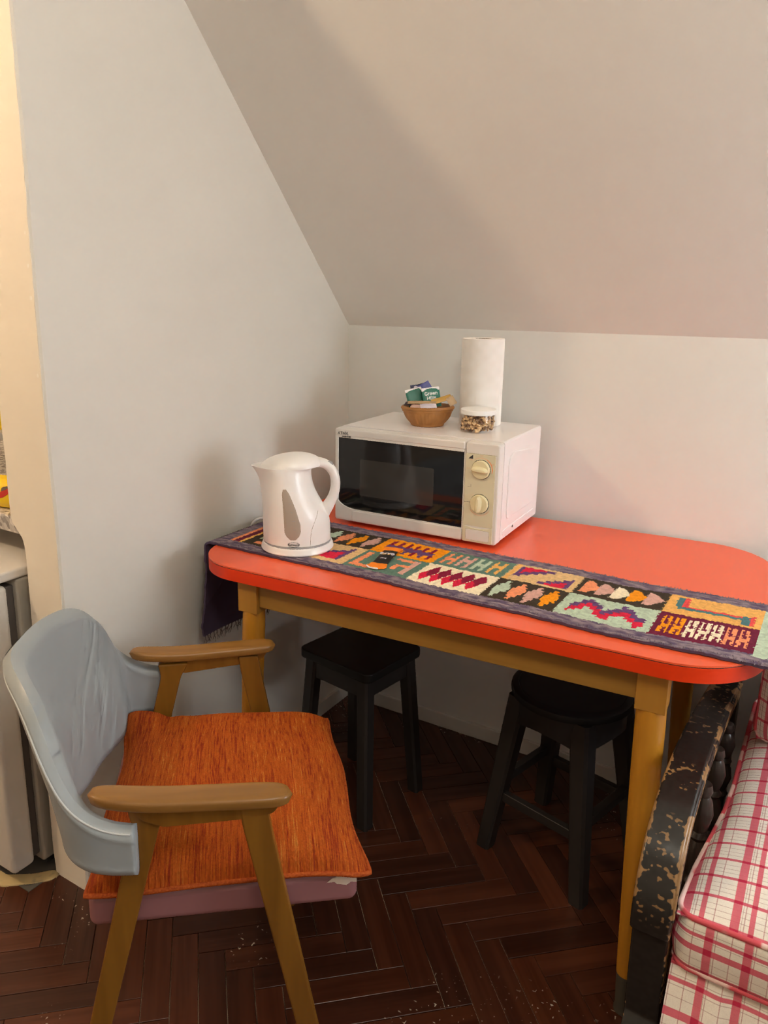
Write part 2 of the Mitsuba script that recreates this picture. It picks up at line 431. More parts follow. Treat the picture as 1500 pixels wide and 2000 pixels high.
# sloped and flat ceiling in one piece
prof = np.array([(0.1, KNEE - 0.1 * SL), (YC, ZC), (YF, ZC), (YF, ZC + .1), (YC - .04, ZC + .1), (0.1, KNEE - .1 * SL + .14)])


def extrude_x(profile, x0, x1):
    p = np.asarray(profile); pr = [np.c_[np.full(len(p), x), p] for x in (x0, x1)]
    from shapely.geometry import Polygon
    v2, f2 = trimesh.creation.triangulate_polygon(Polygon(p), engine='earcut'); f2 = np.asarray(f2)
    m = cat(loft(pr, cap=False), *[trimesh.Trimesh(np.c_[np.full(len(v2), x), v2], f2, process=False) for x in (x0, x1)])
    m.merge_vertices(); m.fix_normals(); return m


struct('ceiling', extrude_x(prof, XL, XR), 'm_slope', False)
# the partition on the left, its end face towards the room with a slightly wavy arris and a notch at counter height
g = []
for z in np.linspace(-0.005, ZC, 110):
    wv = 0.0025 * (meshkit.noise(np.array([[z * 9.0, 1.3, 0]]))[0] - .5) * 2
    wl = 0.004 * (meshkit.noise(np.array([[z * 14.0, 7.3, 0]]))[0] - .5) * 2
    lo = 1 / (1 + math.exp((z - 0.845) / 0.007))
    xl = -TH * (1 - lo) - 0.115 * lo + wl
    yb = min(0.02, -(z - KNEE) / SL + 0.02) if z > KNEE else 0.02
    yb = max(yb, YE + .02)
    g.append([(xl, YE + .003, z), (xl + .003, YE, z), (wv - .004, YE, z), (wv, YE + .004, z), (0.0, YE + .03, z), (0, yb, z), (xl, yb, z)])
part_mesh = loft(g)
struct('wall_left', part_mesh, 'm_wall', 30)
# cream paint skin on the end face, as thick as paint
sk = []
for z in np.linspace(0.0, ZC - .01, 160):
    wv = 0.0025 * (meshkit.noise(np.array([[z * 9.0, 1.3, 0]]))[0] - .5) * 2
    wl = 0.004 * (meshkit.noise(np.array([[z * 14.0, 7.3, 0]]))[0] - .5) * 2
    ed = 0.0035 * (meshkit.noise(np.array([[z * 60.0, 2.1, 0]]))[0] - .3)
    lo = 1 / (1 + math.exp((z - 0.845) / 0.007)); xl = -TH * (1 - lo) - 0.115 * lo + wl
    sk.append([(xl - .0006, YE + .02, z), (xl - .0006, YE + .0024, z), (xl + .0024, YE - .0006, z), (wv - .004 - ed, YE - .0006, z), (wv - .004 - ed, YE + .001, z), (xl + .004, YE + .003, z), (xl + .004, YE + .02, z)])
part('wall_left', 'end_paint', loft(sk), 'm_cream', 30, label='cream painted end face of the partition')
struct('baseboard_back', prism(rrect(0, .047, 0, .011, .003), 0.0, XR, .0005), 'm_base', 30, m=np.array([[0, 0, 1, 0], [0, -1, 0, 0], [1, 0, 0, 0], [0, 0, 0, 1.0]]))
struct('baseboard_left', box(0, .009, YE + .02, -.011, 0, .047), 'm_base', False)
struct('wall_right', box(XR, XR + .1, YF, .1, -.06, ZC + .1), 'm_room', False)
struct('wall_front', box(XL, XR, YF - .1, YF, -.06, ZC + .1), 'm_room', False)
struct('wall_kitchen', box(XL - .1, XL, YF, .1, -.06, ZC + .1), 'm_room', False)

# herringbone parquet
PW, PL = 0.0545, 0.25
C0, D0 = -0.2725, -1.028


def plank(u0, u1, v0, v1, dz):
    gsp = 0.0008; c = 0.0009
    u0, u1, v0, v1 = u0 + gsp, u1 - gsp, v0 + gsp, v1 - gsp
    lo = [(u0, v0), (u1, v0), (u1, v1), (u0, v1)]; hi = [(u0 + c, v0 + c), (u1 - c, v0 + c), (u1 - c, v1 - c), (u0 + c, v1 - c)]
    rings = [[E2 * a + E1 * b + np.array([0, 0, z]) for a, b in q] for q, z in ((lo, -.004), (lo, dz - c * .7), (hi, dz))]
    return loft(rings)


def cam_px(P):
    q = (np.asarray(P) - CP) @ np.array([rr, dd, fw]).T
    return 690.76 + F * q[0] / q[2], 946.6 + F * q[1] / q[2], q[2]


pieces = []
for n in range(-8, 9):
    for k in range(-70, 71):
        u, v = k * PW + C0 + n * PL, k * PW + D0 - n * PL
        for o, (a0, a1, b0, b1) in enumerate(((u, u + PL, v, v + PW), (u + PL, u + PL + PW, v + PW - PL, v + PW))):
            c = E2 * (a0 + a1) / 2 + E1 * (b0 + b1) / 2
            if not (-1.5 < c[0] < 2.6 and -3.3 < c[1] < 0.09): continue
            inside = False
            for s in np.linspace(0, 1, 7):
                q = E2 * (a0 + (a1 - a0) * (s if o == 0 else .5)) + E1 * (b0 + (b1 - b0) * (s if o else .5))
                x, y, z = cam_px(q)
                if z > .1 and -20 < x < 1520 and y < 2040 and q[1] < 0.02 and q[0] > -.5: inside = True
            pieces.append((inside, o, a0, a1, b0, b1, c))
vis = [q for q in pieces if q[0]]
vis.sort(key=lambda q: np.linalg.norm(q[6] - CP))
rest = [q for q in pieces if not q[0]] + vis[298:]
pr = np.random.RandomState(3)
for q in vis[:298]:
    t = pr.choice([0, 1, 2], p=[.45, .3, .25])
    part('floor', 'plank', plank(q[2], q[3], q[4], q[5], pr.uniform(-.0004, .0004)), PLANKS[t][q[1]], False)
part('floor', 'parquet_field', cat([plank(q[2], q[3], q[4], q[5], 0) for q in rest]), PLANKS[0][0], False, label='further parquet of the same herringbone', kind='stuff')

# ------------------------------------------------------------------ lamps (all outside the frame; the side globe is added)
def globe_lamp(key, spec, label, kind):
    x, y, z = spec['pos']; r = spec['r']
    t = thing(key, label, 'lamp')
    sh = trimesh.creation.icosphere(subdivisions=3, radius=r); sh.apply_translation((x, y, z))
    k = part(t, 'glowing_globe', sh, 'm_shade', True)
    scene[k]['emitter'] = {'type': 'area', 'radiance': {'type': 'rgb', 'value': list(spec['rad'])}}
    return t


t = globe_lamp('kitchen_bulb', KITCHEN_BULB, 'bare warm bulb hanging in the kitchen beyond the partition', 'bulb')
x, y, z = KITCHEN_BULB['pos']
part(t, 'socket', xf(lathe([(0, .0), (.017, 0), (.02, .012), (.016, .055), (.006, .062), (0, .062)], 20), frame(x, y, z + .047)), 'm_metal_dark')
part(t, 'cord', tube([(x, y, z + .105), (x, y, z + .2), (x, y, ZC)], .0025, 8), 'm_metal_dark')
t = globe_lamp('ceiling_globe', CEILING_GLOBE, 'white ceiling globe lamp in the middle of the room', 'globe')
x, y, z = CEILING_GLOBE['pos']
part(t, 'stem', tube([(x, y, z + .195), (x, y, z + .25), (x, y, ZC)], .008, 10), 'm_metal_dark')
t = globe_lamp('added_side_globe', ADDED_SIDE_GLOBE, 'added white globe lamp standing in for window daylight from the right', 'globe')
x, y, z = ADDED_SIDE_GLOBE['pos']
part(t, 'pole', tube([(x, y, .01), (x, y, .5), (x, y, z - .195)], .011, 10), 'm_metal_dark')
part(t, 'base', xf(lathe([(0, 0), (.13, 0), (.135, .008), (.12, .02), (.02, .026), (0, .026)], 32), frame(x, y, 0)), 'm_metal_dark')

# ------------------------------------------------------------------ red table
TD = 3.5
TM = frame(0.661, -0.4045, 0, TD)
TL, TW, TZ = 1.166, 0.74, 0.745
tb = thing('dining_table', 'red laminate table with rounded corners on tapered honey wood legs', 'table')
out = rrect(-TL / 2 - .020, TL / 2, -TW / 2, TW / 2, (.155, .15, .13, .125), 14)
part(tb, 'table_top', prism(out, TZ - .004, TZ, .0008), 'm_laminate', 40, TM)
part(tb, 'edge_seam', prism(offset_poly(out, .0004), TZ - .0052, TZ - .0036, .0003, 1), 'm_dark_line', 40, TM, label='thin dark line along the table rim')
part(tb, 'edge_band', prism(out, TZ - .033, TZ - .0050, .001), 'm_edge_band', 40, TM, label='glossy orange-red edge band')
lx0, lx1, ly0, ly1 = -.450, .415, -.319, .300
for (x, y) in ((lx0, ly0), (lx1, ly0), (lx1, ly1), (lx0 - .034, ly1)):
    sx, sy = np.sign(x), np.sign(y)
    rings = []
    zs = [(.634, .0255), (.60, .0262), (.50, .0258), (.36, .0240), (.20, .0212), (.085, .0190)]
    a = np.linspace(0, 2 * math.pi, 28, endpoint=False)
    for z, r in zs[::-1]:
        o = (.634 - z) / .634
        rings.append(np.c_[x + sx * .012 * o + r * np.cos(a), y + sy * .028 * o + r * np.sin(a), np.full(28, z)])
    lg = part(tb, 'leg', loft(rings), 'm_leg_wood', 40, TM)
    part(lg, 'block', rbox(x - .026, x + .026, y - .026, y + .026, .632, TZ - .033, .0015), 'm_block_wood', 30, TM)
    rings = []
    for z, r in ((0, .0165), (.002, .0185), (.008, .0185), (.012, .0165), (.08, .0186), (.086, .0186)):
        o = (.634 - z) / .634
        rings.append(np.c_[x + sx * .012 * o + r * np.cos(a), y + sy * .028 * o + r * np.sin(a), np.full(28, z)])
    part(lg, 'ferrule', loft(rings), 'm_ferrule', 40, TM, label='dark worn ferrule at the foot')
for (x0, x1, y0, y1) in ((lx0 + .026, lx1 - .026, ly0 - .018, ly0 + .004), (lx0 + .026, lx1 - .026, ly1 - .004, ly1 + .018), (lx0 - .018, lx0 + .004, ly0 + .026, ly1 - .026), (lx1 - .004, lx1 + .018, ly0 + .026, ly1 - .026)):
    part(tb, 'apron', rbox(x0, x1, y0, y1, .648, TZ - .033, .0015), 'm_apron_wood', 30, TM)

# ------------------------------------------------------------------ woven runner
PAL = {k: srgb(*v) for k, v in dict(dark=(58, 48, 38), border=(86, 72, 94), border2=(142, 128, 132), tan=(205, 170, 122), salmon=(222, 138, 98), mauve=(196, 152, 140), mint=(170, 186, 164), orange=(226, 138, 22),
       purple=(92, 62, 104), crimson=(196, 34, 62), wine=(122, 26, 52), teal=(88, 116, 104), cream=(226, 212, 182), ochre=(214, 160, 88), burg=(100, 28, 52), bteal=(70, 108, 112), sred=(206, 72, 72), black=(34, 28, 24)).items()}
XB = [.09, .125, .256, .412, .577, .742, .893, 1.068, 1.237]      # panel boundaries along the table
YR0, YR1, YI0, YIM, YI1 = -.702, -.405, -.664, -.546, -.443
q_ = .0028
s0, s1 = -.185, 1.338                                             # arc length along the runner; left drop < XL0, right drop > XR0
XL0, XR0 = .060, 1.300


def step(a, n): return np.floor(a * n) / n


def motif_steps(img, a, b, col, cx, w, lean=.0):
    lv = ((-.45, .30), (-.30, .62), (-.05, .98), (.10, 1.05), (.18, .72), (.12, .32))      # stepped rows of one motif: offset, half width
    for k, (o, hw) in enumerate(lv):
        img[(b > .09 + .137 * k) & (b <= .09 + .137 * (k + 1)) & (np.abs(a - cx - o * w * .6) < hw * w)] = col


def paint_cell(row, i, a, b):
    """colour of one panel; a along the runner, b across it (0 at the near side)"""
    img = np.zeros(a.shape + (3,)); P = PAL
    def bg(c): img[...] = P[c]
    def R(a0, a1, b0, b1, c): img[(a > a0) & (a < a1) & (b > b0) & (b < b1)] = P[c]
    if row == 0:
        if i == 1:
            bg('dark'); img[(a > .12) & (b < .95 - a * .2) & (b > .22 + .9 * np.abs(step(a, 7) - .35))] = P['mint']; img[(a > .62) & (a < .95) & (b > .12) & (b < .7 - step(a - .6, 12))] = P['mauve']; img[(a < .6) & (a > .2) & (b > .1) & (b < .24)] = P['salmon']
        if i == 2:
            bg('tan'); hgt = .18 + .55 * step(np.clip((a - .1) / .68, 0, 1), 6)
            img[(a > .12) & (a < .84) & (b > .16) & (b < hgt + .08) & (a < 1.02 - .25 * b)] = P['purple']; img[(a > .16) & (a < .78) & (b > .16) & (b < hgt - .04)] = P['crimson']; R(.80, .85, .2, .9, 'purple')
        if i == 3:
            bg('teal'); c = 'salmon'
            R(.06, .15, .14, .9, c); R(.06, .46, .10, .24, c); R(.3, .46, .10, .36, c); R(.26, .46, .72, .86, c); R(.40, .47, .44, .86, c)
            R(.54, .88, .78, .90, 'salmon'); R(.80, .89, .14, .9, 'mauve'); R(.62, .84, .48, .60, 'salmon'); R(.62, .69, .30, .60, 'salmon')
        if i == 4:
            bg('cream')
            for k in range(5):
                c1, c2 = .13 + .165 * k, .175 + .165 * k
                img[np.abs(a - c1) / .085 + np.abs(b - .40) / .30 < 1] = P['crimson']
                img[np.abs(a - c2) / .085 + np.abs(b - .63) / .30 < 1] = P['wine']
        if i == 5:
            bg('dark')
            for k, c in enumerate(('mint', 'salmon', 'mauve', 'orange')):
                cx = .16 + .225 * k
                motif_steps(img, a, b, P[c], cx, .098)
        if i == 6:
            bg('mint'); R(.04, .1, .06, .9, 'mint')
            z = .5 + .2 * (np.abs(((step(a, 16) * 2.6 + .32) % 1) - .5) * 2 - .5) * 2 - .10 * (a - .5)
            ok = (a > .10) & (a < .92); bb = step(b, 11)
            img[ok & (np.abs(bb - z - .06) < .12)] = P['purple']; img[ok & (np.abs(bb - z + .12) < .11)] = P['crimson']
        if i == 7:
            bg('burg')
            for k, c in enumerate(('orange', 'orange', 'cream', 'cream', 'cream', 'salmon', 'salmon')):
                cx = .11 + .128 * k
                R(cx - .048, cx - .022, .14, .86, c); R(cx + .022, cx + .048, .14, .86, c); R(cx - .04, cx + .04, .36, .50, c); R(cx - .056, cx - .014, .14, .34, c); R(cx + .006, cx + .044, .62, .86, c)
    else:
        if i == 1:
            bg('dark'); img[(a > .1) & (a < .9) & (b < .9 - np.abs(step(a, 8) - .5) * 1.3) & (b > .14)] = P['cream']; R(.3, .7, .12, .3, 'dark')
        if i == 2:
            bg('dark')
            for k, c in enumerate(('mint', 'salmon', 'orange', 'mauve')):
                cx = .14 + .235 * k
                motif_steps(img, a, b, P[c], cx, .100)
        if i == 3:
            bg('orange'); z = .5 + .07 * (np.floor(a * 12) % 2)
            img[(a > .12) & (a < .88) & (np.abs(b - z + .05) < .13)] = P['purple']
            for k in range(6):
                cx = .16 + .13 * k; R(cx - .026, cx + .026, .55, .90, 'wine'); R(cx + .03, cx + .082, .14, .42, 'wine' if k % 2 else 'purple')
        if i == 4:
            bg('teal')
            for k, c in enumerate(('salmon', 'mauve', 'mint', 'ochre')):
                cx = .15 + .225 * k
                R(cx - .085, cx - .035, .14, .88, c); R(cx + .035, cx + .085, .14, .88, c); R(cx - .06, cx + .06, .40 + .08 * (k % 2), .58 + .1 * (k % 2), c)
        if i == 5:
            bg('tan'); R(.02, .08, .0, 1, 'ochre')
            up = .92 - .62 * step(np.clip((a - .12) / .5, 0, 1), 5)[...]
            img[(a > .10) & (a < .60) & (b < .90) & (b > 1.0 - .58 * (1 - step(np.clip((a - .1) / .5, 0, 1), 5)) - .12)] = P['purple']
            img[(a > .15) & (a < .56) & (b < .90) & (b > 1.0 - .50 * (1 - step(np.clip((a - .1) / .46, 0, 1), 5)))] = P['crimson']
            img[(a > .44) & (a < .92) & (b > .10) & (b < .10 + .60 * step(np.clip((a - .40) / .48, 0, 1), 5))] = P['purple']
            img[(a > .50) & (a < .86) & (b > .10) & (b < .50 * step(np.clip((a - .40) / .46, 0, 1), 5))] = P['crimson']
        if i == 6:
            bg('dark')
            for k, c in enumerate(('salmon', 'mauve', 'cream', 'orange', 'mauve')):
                x0 = .05 + .178 * k
                img[(b > .18 + .0 * a) & (b < .86) & (a > x0 + .02 * b) & (a - x0 < .20 * (1 - np.abs(b - .52) * 2.0) + .02)] = P[c]
        if i == 7:
            bg('ochre')
            def L(a0, a1, b0, b1):
                R(a0, a1, b0, b1, 'bteal'); 
            R(.10, .17, .40, .92, 'bteal'); R(.17, .23, .40, .92, 'sred'); R(.14, .84, .30, .40, 'bteal'); R(.20, .86, .40, .47, 'sred'); R(.80, .88, .08, .50, 'bteal'); R(.88, .93, .08, .56, 'sred')
    return img


def runner_color(s, y):
    """s along the runner in metres of its own length, y across"""
    c = np.empty(s.shape + (3,)); c[...] = PAL['border']
    nz = meshkit.noise(np.stack([s * 260, y * 260, s * 0], -1))
    nb = meshkit.noise(np.stack([s * 70, y * 190, s * 0 + 4], -1))
    nb = np.clip((nb - .22) * 1.7, 0, 1); c = c * (1 - nb[..., None] * .8) + np.array(PAL['border2']) * nb[..., None] * .8
    jx = .0018 * (meshkit.noise(np.stack([s * 300, y * 300, s * 0 + 2], -1)) - .5) * 2
    jy = .0022 * (meshkit.noise(np.stack([s * 300, y * 300, s * 0 + 6], -1)) - .5) * 2
    S, Y = s + jx, y + jy
    for row, (b0, b1) in enumerate(((YI0, YIM), (YIM, YI1))):
        for i in range(1, 8):
            ins = (S > XB[i]) & (S <= XB[i + 1]) & (Y > b0) & (Y <= b1)
            if ins.any():
                c[ins] = paint_cell(row, i, (S[ins] - XB[i]) / (XB[i + 1] - XB[i]), (Y[ins] - b0) / (b1 - b0))
    ins = (S > XB[0]) & (S <= XB[1]) & (Y > YI0) & (Y < YI1)
    tt = (S - XB[0]) / (XB[1] - XB[0])
    c[ins & (tt < .3)] = PAL['salmon']; c[ins & (tt >= .3) & (tt < .75)] = PAL['burg']; c[ins & (tt >= .75)] = PAL['ochre']
    ins = (S > -.09) & (S < XB[0] - .03) & (Y > YI0) & (Y < YI1)
    c[ins] = PAL['dark']; c[ins & (np.abs(Y - YIM) / .1 + np.abs(S + .03) / .05 < 1)] = PAL['mint']
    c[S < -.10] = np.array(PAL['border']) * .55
    ins = (S > 1.237) & (S < 1.262) & (Y > YI0 - .01) & (Y < YI1); c[ins] = PAL['mint']
    return c * (.82 + .34 * nz[..., None])


def runner_point(s, y, side):
    """the cloth's middle surface plus side * half thickness, laid over the table and down both ends"""
    th = .0026
    wav = .0012 * (meshkit.noise(np.stack([s * 9, y * 9, s * 0], -1)) - .3) + .0022 * np.clip(meshkit.noise(np.stack([s * 24, y * 0 + (y > -.5), s * 0 + 3], -1)) - .62, 0, 1) * (np.abs(y + .553) > .12)
    rc = .012
    sL, sR = XL0, XR0
    x = np.array(s, float); z = np.full(s.shape, TZ + .0034); nx = np.zeros(s.shape); nz = np.ones(s.shape)
    for sgn, e in ((-1, sL), (1, sR)):
        d = (s - e) * sgn
        arc = rc * math.pi / 2
        m1 = (d > 0) & (d <= arc); a = np.clip(d, 0, arc) / rc
        x = np.where(m1, e + sgn * rc * np.sin(a), x); z = np.where(m1, TZ + .0034 - rc * (1 - np.cos(a)), z)
        nx = np.where(m1, sgn * np.sin(a), nx); nz = np.where(m1, np.cos(a), nz)
        m2 = d > arc; t = d - arc
        bow = .010 * np.sin(np.clip(t, 0, .2) * 22 + y * 14) + .05 * np.clip(t, 0, 1) * (1 if sgn < 0 else .6) * -1
        x = np.where(m2, e + sgn * (rc + np.maximum(bow * np.minimum(t * 20, 1), -.010 + 0 * t) * (sgn * 0 + 1)), x); z = np.where(m2, TZ + .0034 - rc - t, z)
        nx = np.where(m2, sgn, nx); nz = np.where(m2, 0, nz)
    x = x + nx * side * th; z = z + nz * side * th + np.where(nz > .5, wav, 0)
    yy = y + .0020 * np.sin(s * 17) + .0018 * (meshkit.noise(np.stack([s * 130, y * 0 + np.sign(y + .55), s * 0], -1)) - .5) * 2
    yy = yy - .012 * np.clip(.25 - s, 0, .3) / .3 + .012 * np.clip(s - 1.0, 0, .3) / .3
    yy = yy - .02 * np.clip(XL0 - s, 0, .2) / .2
    return np.stack([x, yy, z], -1)


su = np.linspace(s0, s1, int((s1 - s0) / q_) + 1); yv = np.linspace(YR0, YR1, int((YR1 - YR0) / q_) + 1)
Sg, Yg = np.meshgrid(su, yv, indexing='ij')
top = runner_point(Sg, Yg, 1.0)
ns, ny = len(su), len(yv)
idx = np.arange(ns * ny).reshape(ns, ny)
quads = np.stack([idx[:-1, :-1], idx[1:, :-1], idx[1:, 1:], idx[:-1, 1:]], -1).reshape(-1, 4)
qc = runner_color((Sg[:-1, :-1] + Sg[1:, 1:]) / 2, (Yg[:-1, :-1] + Yg[1:, 1:]) / 2).reshape(-1, 3)
V = top.reshape(-1, 3)[quads].reshape(-1, 3); Cv = np.repeat(qc, 4, 0)
base4 = np.arange(len(quads)) * 4
Fq = np.vstack([np.c_[base4, base4 + 1, base4 + 2], np.c_[base4, base4 + 2, base4 + 3]])
bot = runner_point(Sg, Yg, -1.0).reshape(-1, 3)
bq = quads[:, ::-1]; off = len(V)
sub = np.stack([idx[:-1:1, :-1:1]], -1)
Vb = bot; Cb = np.tile(np.array(PAL['border']) * .7, (len(bot), 1))
Fb = np.vstack([bq[:, [0, 1, 2]], bq[:, [0, 2, 3]]]) + off
rim = np.r_[idx[0, :], idx[1:, -1], idx[-1, -2::-1], idx[-2:0:-1, 0]]
Vr = np.vstack([top.reshape(-1, 3)[rim], bot[rim]]); nr = len(rim); off2 = off + len(bot)
j = np.arange(nr); jn = (j + 1) % nr
Fr = np.vstack([np.c_[j, nr + j, jn], np.c_[jn, nr + j, nr + jn]]) + off2
Cr = np.tile(np.array(PAL['border']) * .8, (2 * nr, 1))
rn = thing('table_runner', 'colourful woven table runner with geometric panels lying along the red table', 'table runner')
mesh = trimesh.Trimesh(np.vstack([V, Vb, Vr]), np.vstack([Fq, Fb, Fr]), process=False)
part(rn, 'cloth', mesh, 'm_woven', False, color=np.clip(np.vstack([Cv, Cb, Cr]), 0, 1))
# fuzzy selvedge yarns along both long edges, and the knotted tassels at the left end
fr = np.random.RandomState(5); fz = []
for edge, sg in ((YR0, -1), (YR1, 1)):
    for s in np.arange(XL0, XR0, .0032):
        ss = s + fr.uniform(-.001, .001)
        p = runner_point(np.array([ss]), np.array([edge - sg * fr.uniform(0.001, .014)]), 1.0)[0]
        L = fr.uniform(.003, .007)
        dx = fr.uniform(-.003, .003)
        fz.append(tube([p + (0, 0, -.001), p + (dx * .5, sg * L * .5, .0016), p + (dx, sg * L, .0002)], [.0009, .0008, .0004], 4))
FUZZ = cat(fz)
part(rn, 'selvedge_fuzz', FUZZ, 'm_fuzz', False, kind='stuff', label='purple-grey fuzzy yarn along the long edges')
fz = []
for y in np.arange(YR0 + .006, YR1 - .004, .011):
    p = runner_point(np.array([s0 + .002]), np.array([y]), 0.0)[0]
    k1 = p + (fr.uniform(-.003, .003), fr.uniform(-.004, .004), -.010)
    fz.append(tube([p, (p + k1) / 2, k1], .0013, 5))
    for q in range(3):
        e = k1 + (fr.uniform(-.007, .007), fr.uniform(-.009, .009), -fr.uniform(.008, .020))
        fz.append(tube([k1, (k1 + e) / 2 + fr.uniform(-.002, .002, 3), e], [.001, .0008, .0006], 4))
part(rn, 'tassels', cat(fz), 'm_fringe', False, kind='stuff', label='dark knotted fringe at the left end')

# ------------------------------------------------------------------ microwave oven
MW, MD, MH = 0.4446, 0.285, 0.246
MM = frame(0.653, -0.334, 0.757, 2.4)
mw = thing('microwave_oven', 'white microwave oven with black glass door and two beige dials on the red table', 'microwave')
X90 = np.array([[1, 0, 0, 0], [0, 0, -1, 0], [0, 1, 0, 0], [0, 0, 0, 1.0]])        # local xy plane -> upright xz plane, extrusion towards -y
body = prism(rrect(-MW, 0, 0, MH, .006, 5), -MD, -.002, .002)
part(mw, 'casing', body, 'm_white_enamel', 35, MM @ X90)
# embossed side field: a raised rounded trapezoid on the right wall
YZ = np.array([[0, 0, 1, 0], [1, 0, 0, 0], [0, 1, 0, 0], [0, 0, 0, 1.0]])        # local (a, b, c) -> (c, a, b)
tr = np.array([(.035, .048), (.245, .048), (.258, .062), (.258, .165), (.243, .196), (.075, .212), (.045, .205), (.035, .188)])
def round_poly(p, r=.012, n=5):
    p = np.asarray(p, float); o = []
    for i in range(len(p)):
        a, b, c = p[i - 1], p[i], p[(i + 1) % len(p)]
        u = (a - b) / np.linalg.norm(a - b); w = (c - b) / np.linalg.norm(c - b); q = min(r, np.linalg.norm(a - b) * .45, np.linalg.norm(c - b) * .45)
        for t in np.linspace(0, 1, n): o.append((1 - t) ** 2 * (b + u * q) + 2 * t * (1 - t) * b + t * t * (b + w * q))
    return np.array(o)
part(mw, 'side_emboss', prism(round_poly(tr), -.002, .0032, .003, 3), 'm_white_enamel', 40, MM @ YZ, label='raised panel pressed into the side')
part(mw, 'side_flange', prism(round_poly([(.012, .012), (.262, .012), (.262, .026), (.012, .026)], .005), -.002, .0022, .0018, 3), 'm_white_enamel', 40, MM @ YZ)
part(mw, 'screw', xf(lathe([(0, 0), (.0032, 0), (.0028, .0012), (0, .0016)], 14), MM @ frame(.0022, .082, .020) @ rot([0, 1, 0], 90)), 'm_metal_dark')
for (x, y) in ((-.03, .03), (-MW + .03, .03), (-.03, MD - .03), (-MW + .03, MD - .03)):
    part(mw, 'foot', xf(lathe([(0, -.0118), (.011, -.0118), (.013, .001), (0, .001)], 18), MM @ frame(x, y, 0)), 'm_rubber')
PX = -.0845                                            # door / panel joint
# door: white frame with the window opening left out
yf = -.034
outer = rrect(-MW - .002, PX - .0008, -.001, MH - .002, .006, 4)
hole = np.array([(PX - .0038, .031), (PX - .0038, .2185), (-MW + .0085, .2205), (-MW + .0085, .052)])
from shapely.geometry import Polygon, LineString
hp = list(hole[:4]); t_ = np.linspace(0, 1, 9)[1:]
curve = [(-MW + .0085 + .052 * t ** 1.2, .052 - .019 * (1 - (1 - t) ** 2)) for t in t_]
hole = np.vstack([hole, curve])
fr_poly = Polygon(outer, [hole])
def extrude_flat(poly, d):
    gs = getattr(poly, 'geoms', [poly])
    return cat([trimesh.creation.extrude_polygon(g_, d, engine='earcut') for g_ in gs])
dr_ = extrude_flat(fr_poly, .010); dr_.apply_translation((0, 0, .020))
lip_o = offset_poly(outer, .004)
lip = extrude_flat(Polygon(lip_o).difference(Polygon(hole)), .0045); lip.apply_translation((0, 0, .0298))
dk = part(mw, 'door', cat(dr_, lip, prism(outer, .0008, .0225, .002)), 'm_door_white', 25, MM @ X90)
part(dk, 'window', prism(hole[::-1] if Polygon(hole).exterior.is_ccw is False else hole, .0222, .0305, .0005), 'm_glass_black', 30, MM @ X90, label='black glass door window')
part(dk, 'screen', prism(rrect(-MW + .072, -.165, .072, .168, .004, 4), .0300, .0308, .0001, 1), 'm_mesh_window', 30, MM @ X90, label='lighter viewing rectangle in the door glass')
# soft cap strip over the top of the door
part(dk, 'top_strip', prism(offset_poly(rrect(-MW - .001, PX - .0012, .2235, MH - .0025, .005, 4), 0), .026, .0352, .004, 3), 'm_door_white', 40, MM @ X90)
part(dk, 'bottom_strip', prism(rrect(-MW + .050, PX - .0012, .0005, .0302, .004, 4), .026, .0352, .003, 3), 'm_door_white', 40, MM @ X90)
def on_front(x, z, d, deg=0): return MM @ X90 @ frame(x, z, d, deg)
part(dk, 'brand_lettering', cat(place_text('ATMA', .0078, on_front(-MW + .0235, .2280, .0349), .0006, True), place_text('easy cook', .0040, on_front(-MW + .034, .2222, .0344), .0012)), 'm_ink', False, label='dark lettering ATMA easy cook')
# control panel
pk = part(mw, 'control_panel', prism(rrect(PX + .0008, .001, -.001, MH - .002, .007, 5), .0008, .0335, .004, 3), 'm_door_white', 35, MM @ X90)
part(pk, 'beige_face', prism(rrect(PX + .0014, -.0085, .041, .2165, .002, 3), .030, .0345, .0006), 'm_beige_panel', 30, MM @ X90, label='yellowed beige dial face')
lowp = np.vstack([[(PX + .0014, .001), (-.0085, .001), (-.0085, .0415)], [(-.0085 + (PX + .0014 + .0085) * t, .0415 - .006 * math.sin(math.pi * t)) for t in np.linspace(.05, 1, 10)]])
part(pk, 'lower_face', prism(lowp, .030, .0352, .001), 'm_beige_panel', 30, MM @ X90)
part(pk, 'door_button', prism(rrect(PX + .010, -.016, .006, .032, .002, 3), .034, .0362, .0005), 'm_door_white', 30, MM @ X90, label='rectangular door opening button')
part(pk, 'button_gap', extrude_flat(Polygon(rrect(PX + .0093, -.0153, .0053, .0327, .002, 3), [rrect(PX + .010, -.016, .006, .032, .002, 3)]), .0006), 'm_ink_faint', False, MM @ X90 @ frame(0, 0, .0349))
part(pk, 'groove', extrude_flat(LineString([(PX + .002, .2172), (-.006, .2172)]).buffer(.0007, cap_style=2), .0006), 'm_ink_faint', False, MM @ X90 @ frame(0, 0, .0331))
kx = -.043
def ring_arc(r, w, a0, a1): 
    a = np.radians(np.linspace(a0, a1, 30)); return LineString(np.c_[r * np.cos(a), r * np.sin(a)]).buffer(w / 2, cap_style=2)
marks = [('m_ink_orange', extrude_flat(ring_arc(.0278, .0016, -12, 62), .0004), .181), ('m_ink_salmon', extrude_flat(ring_arc(.0278, .0011, 60, 128), .0004), .181),
         ('m_ink_salmon', extrude_flat(ring_arc(.0285, .0010, 215, 325), .0004), .098)]
for mt, ms, z in marks:
    part(pk, 'dial_marking', ms, mt, False, on_front(kx, z, .0343))
part(pk, 'dial_marking', extrude_flat(Polygon([(-.006, -.004), (.006, -.004), (.006, .006)]), .0004), 'm_ink', False, on_front(-.0705, .2085, .0343))
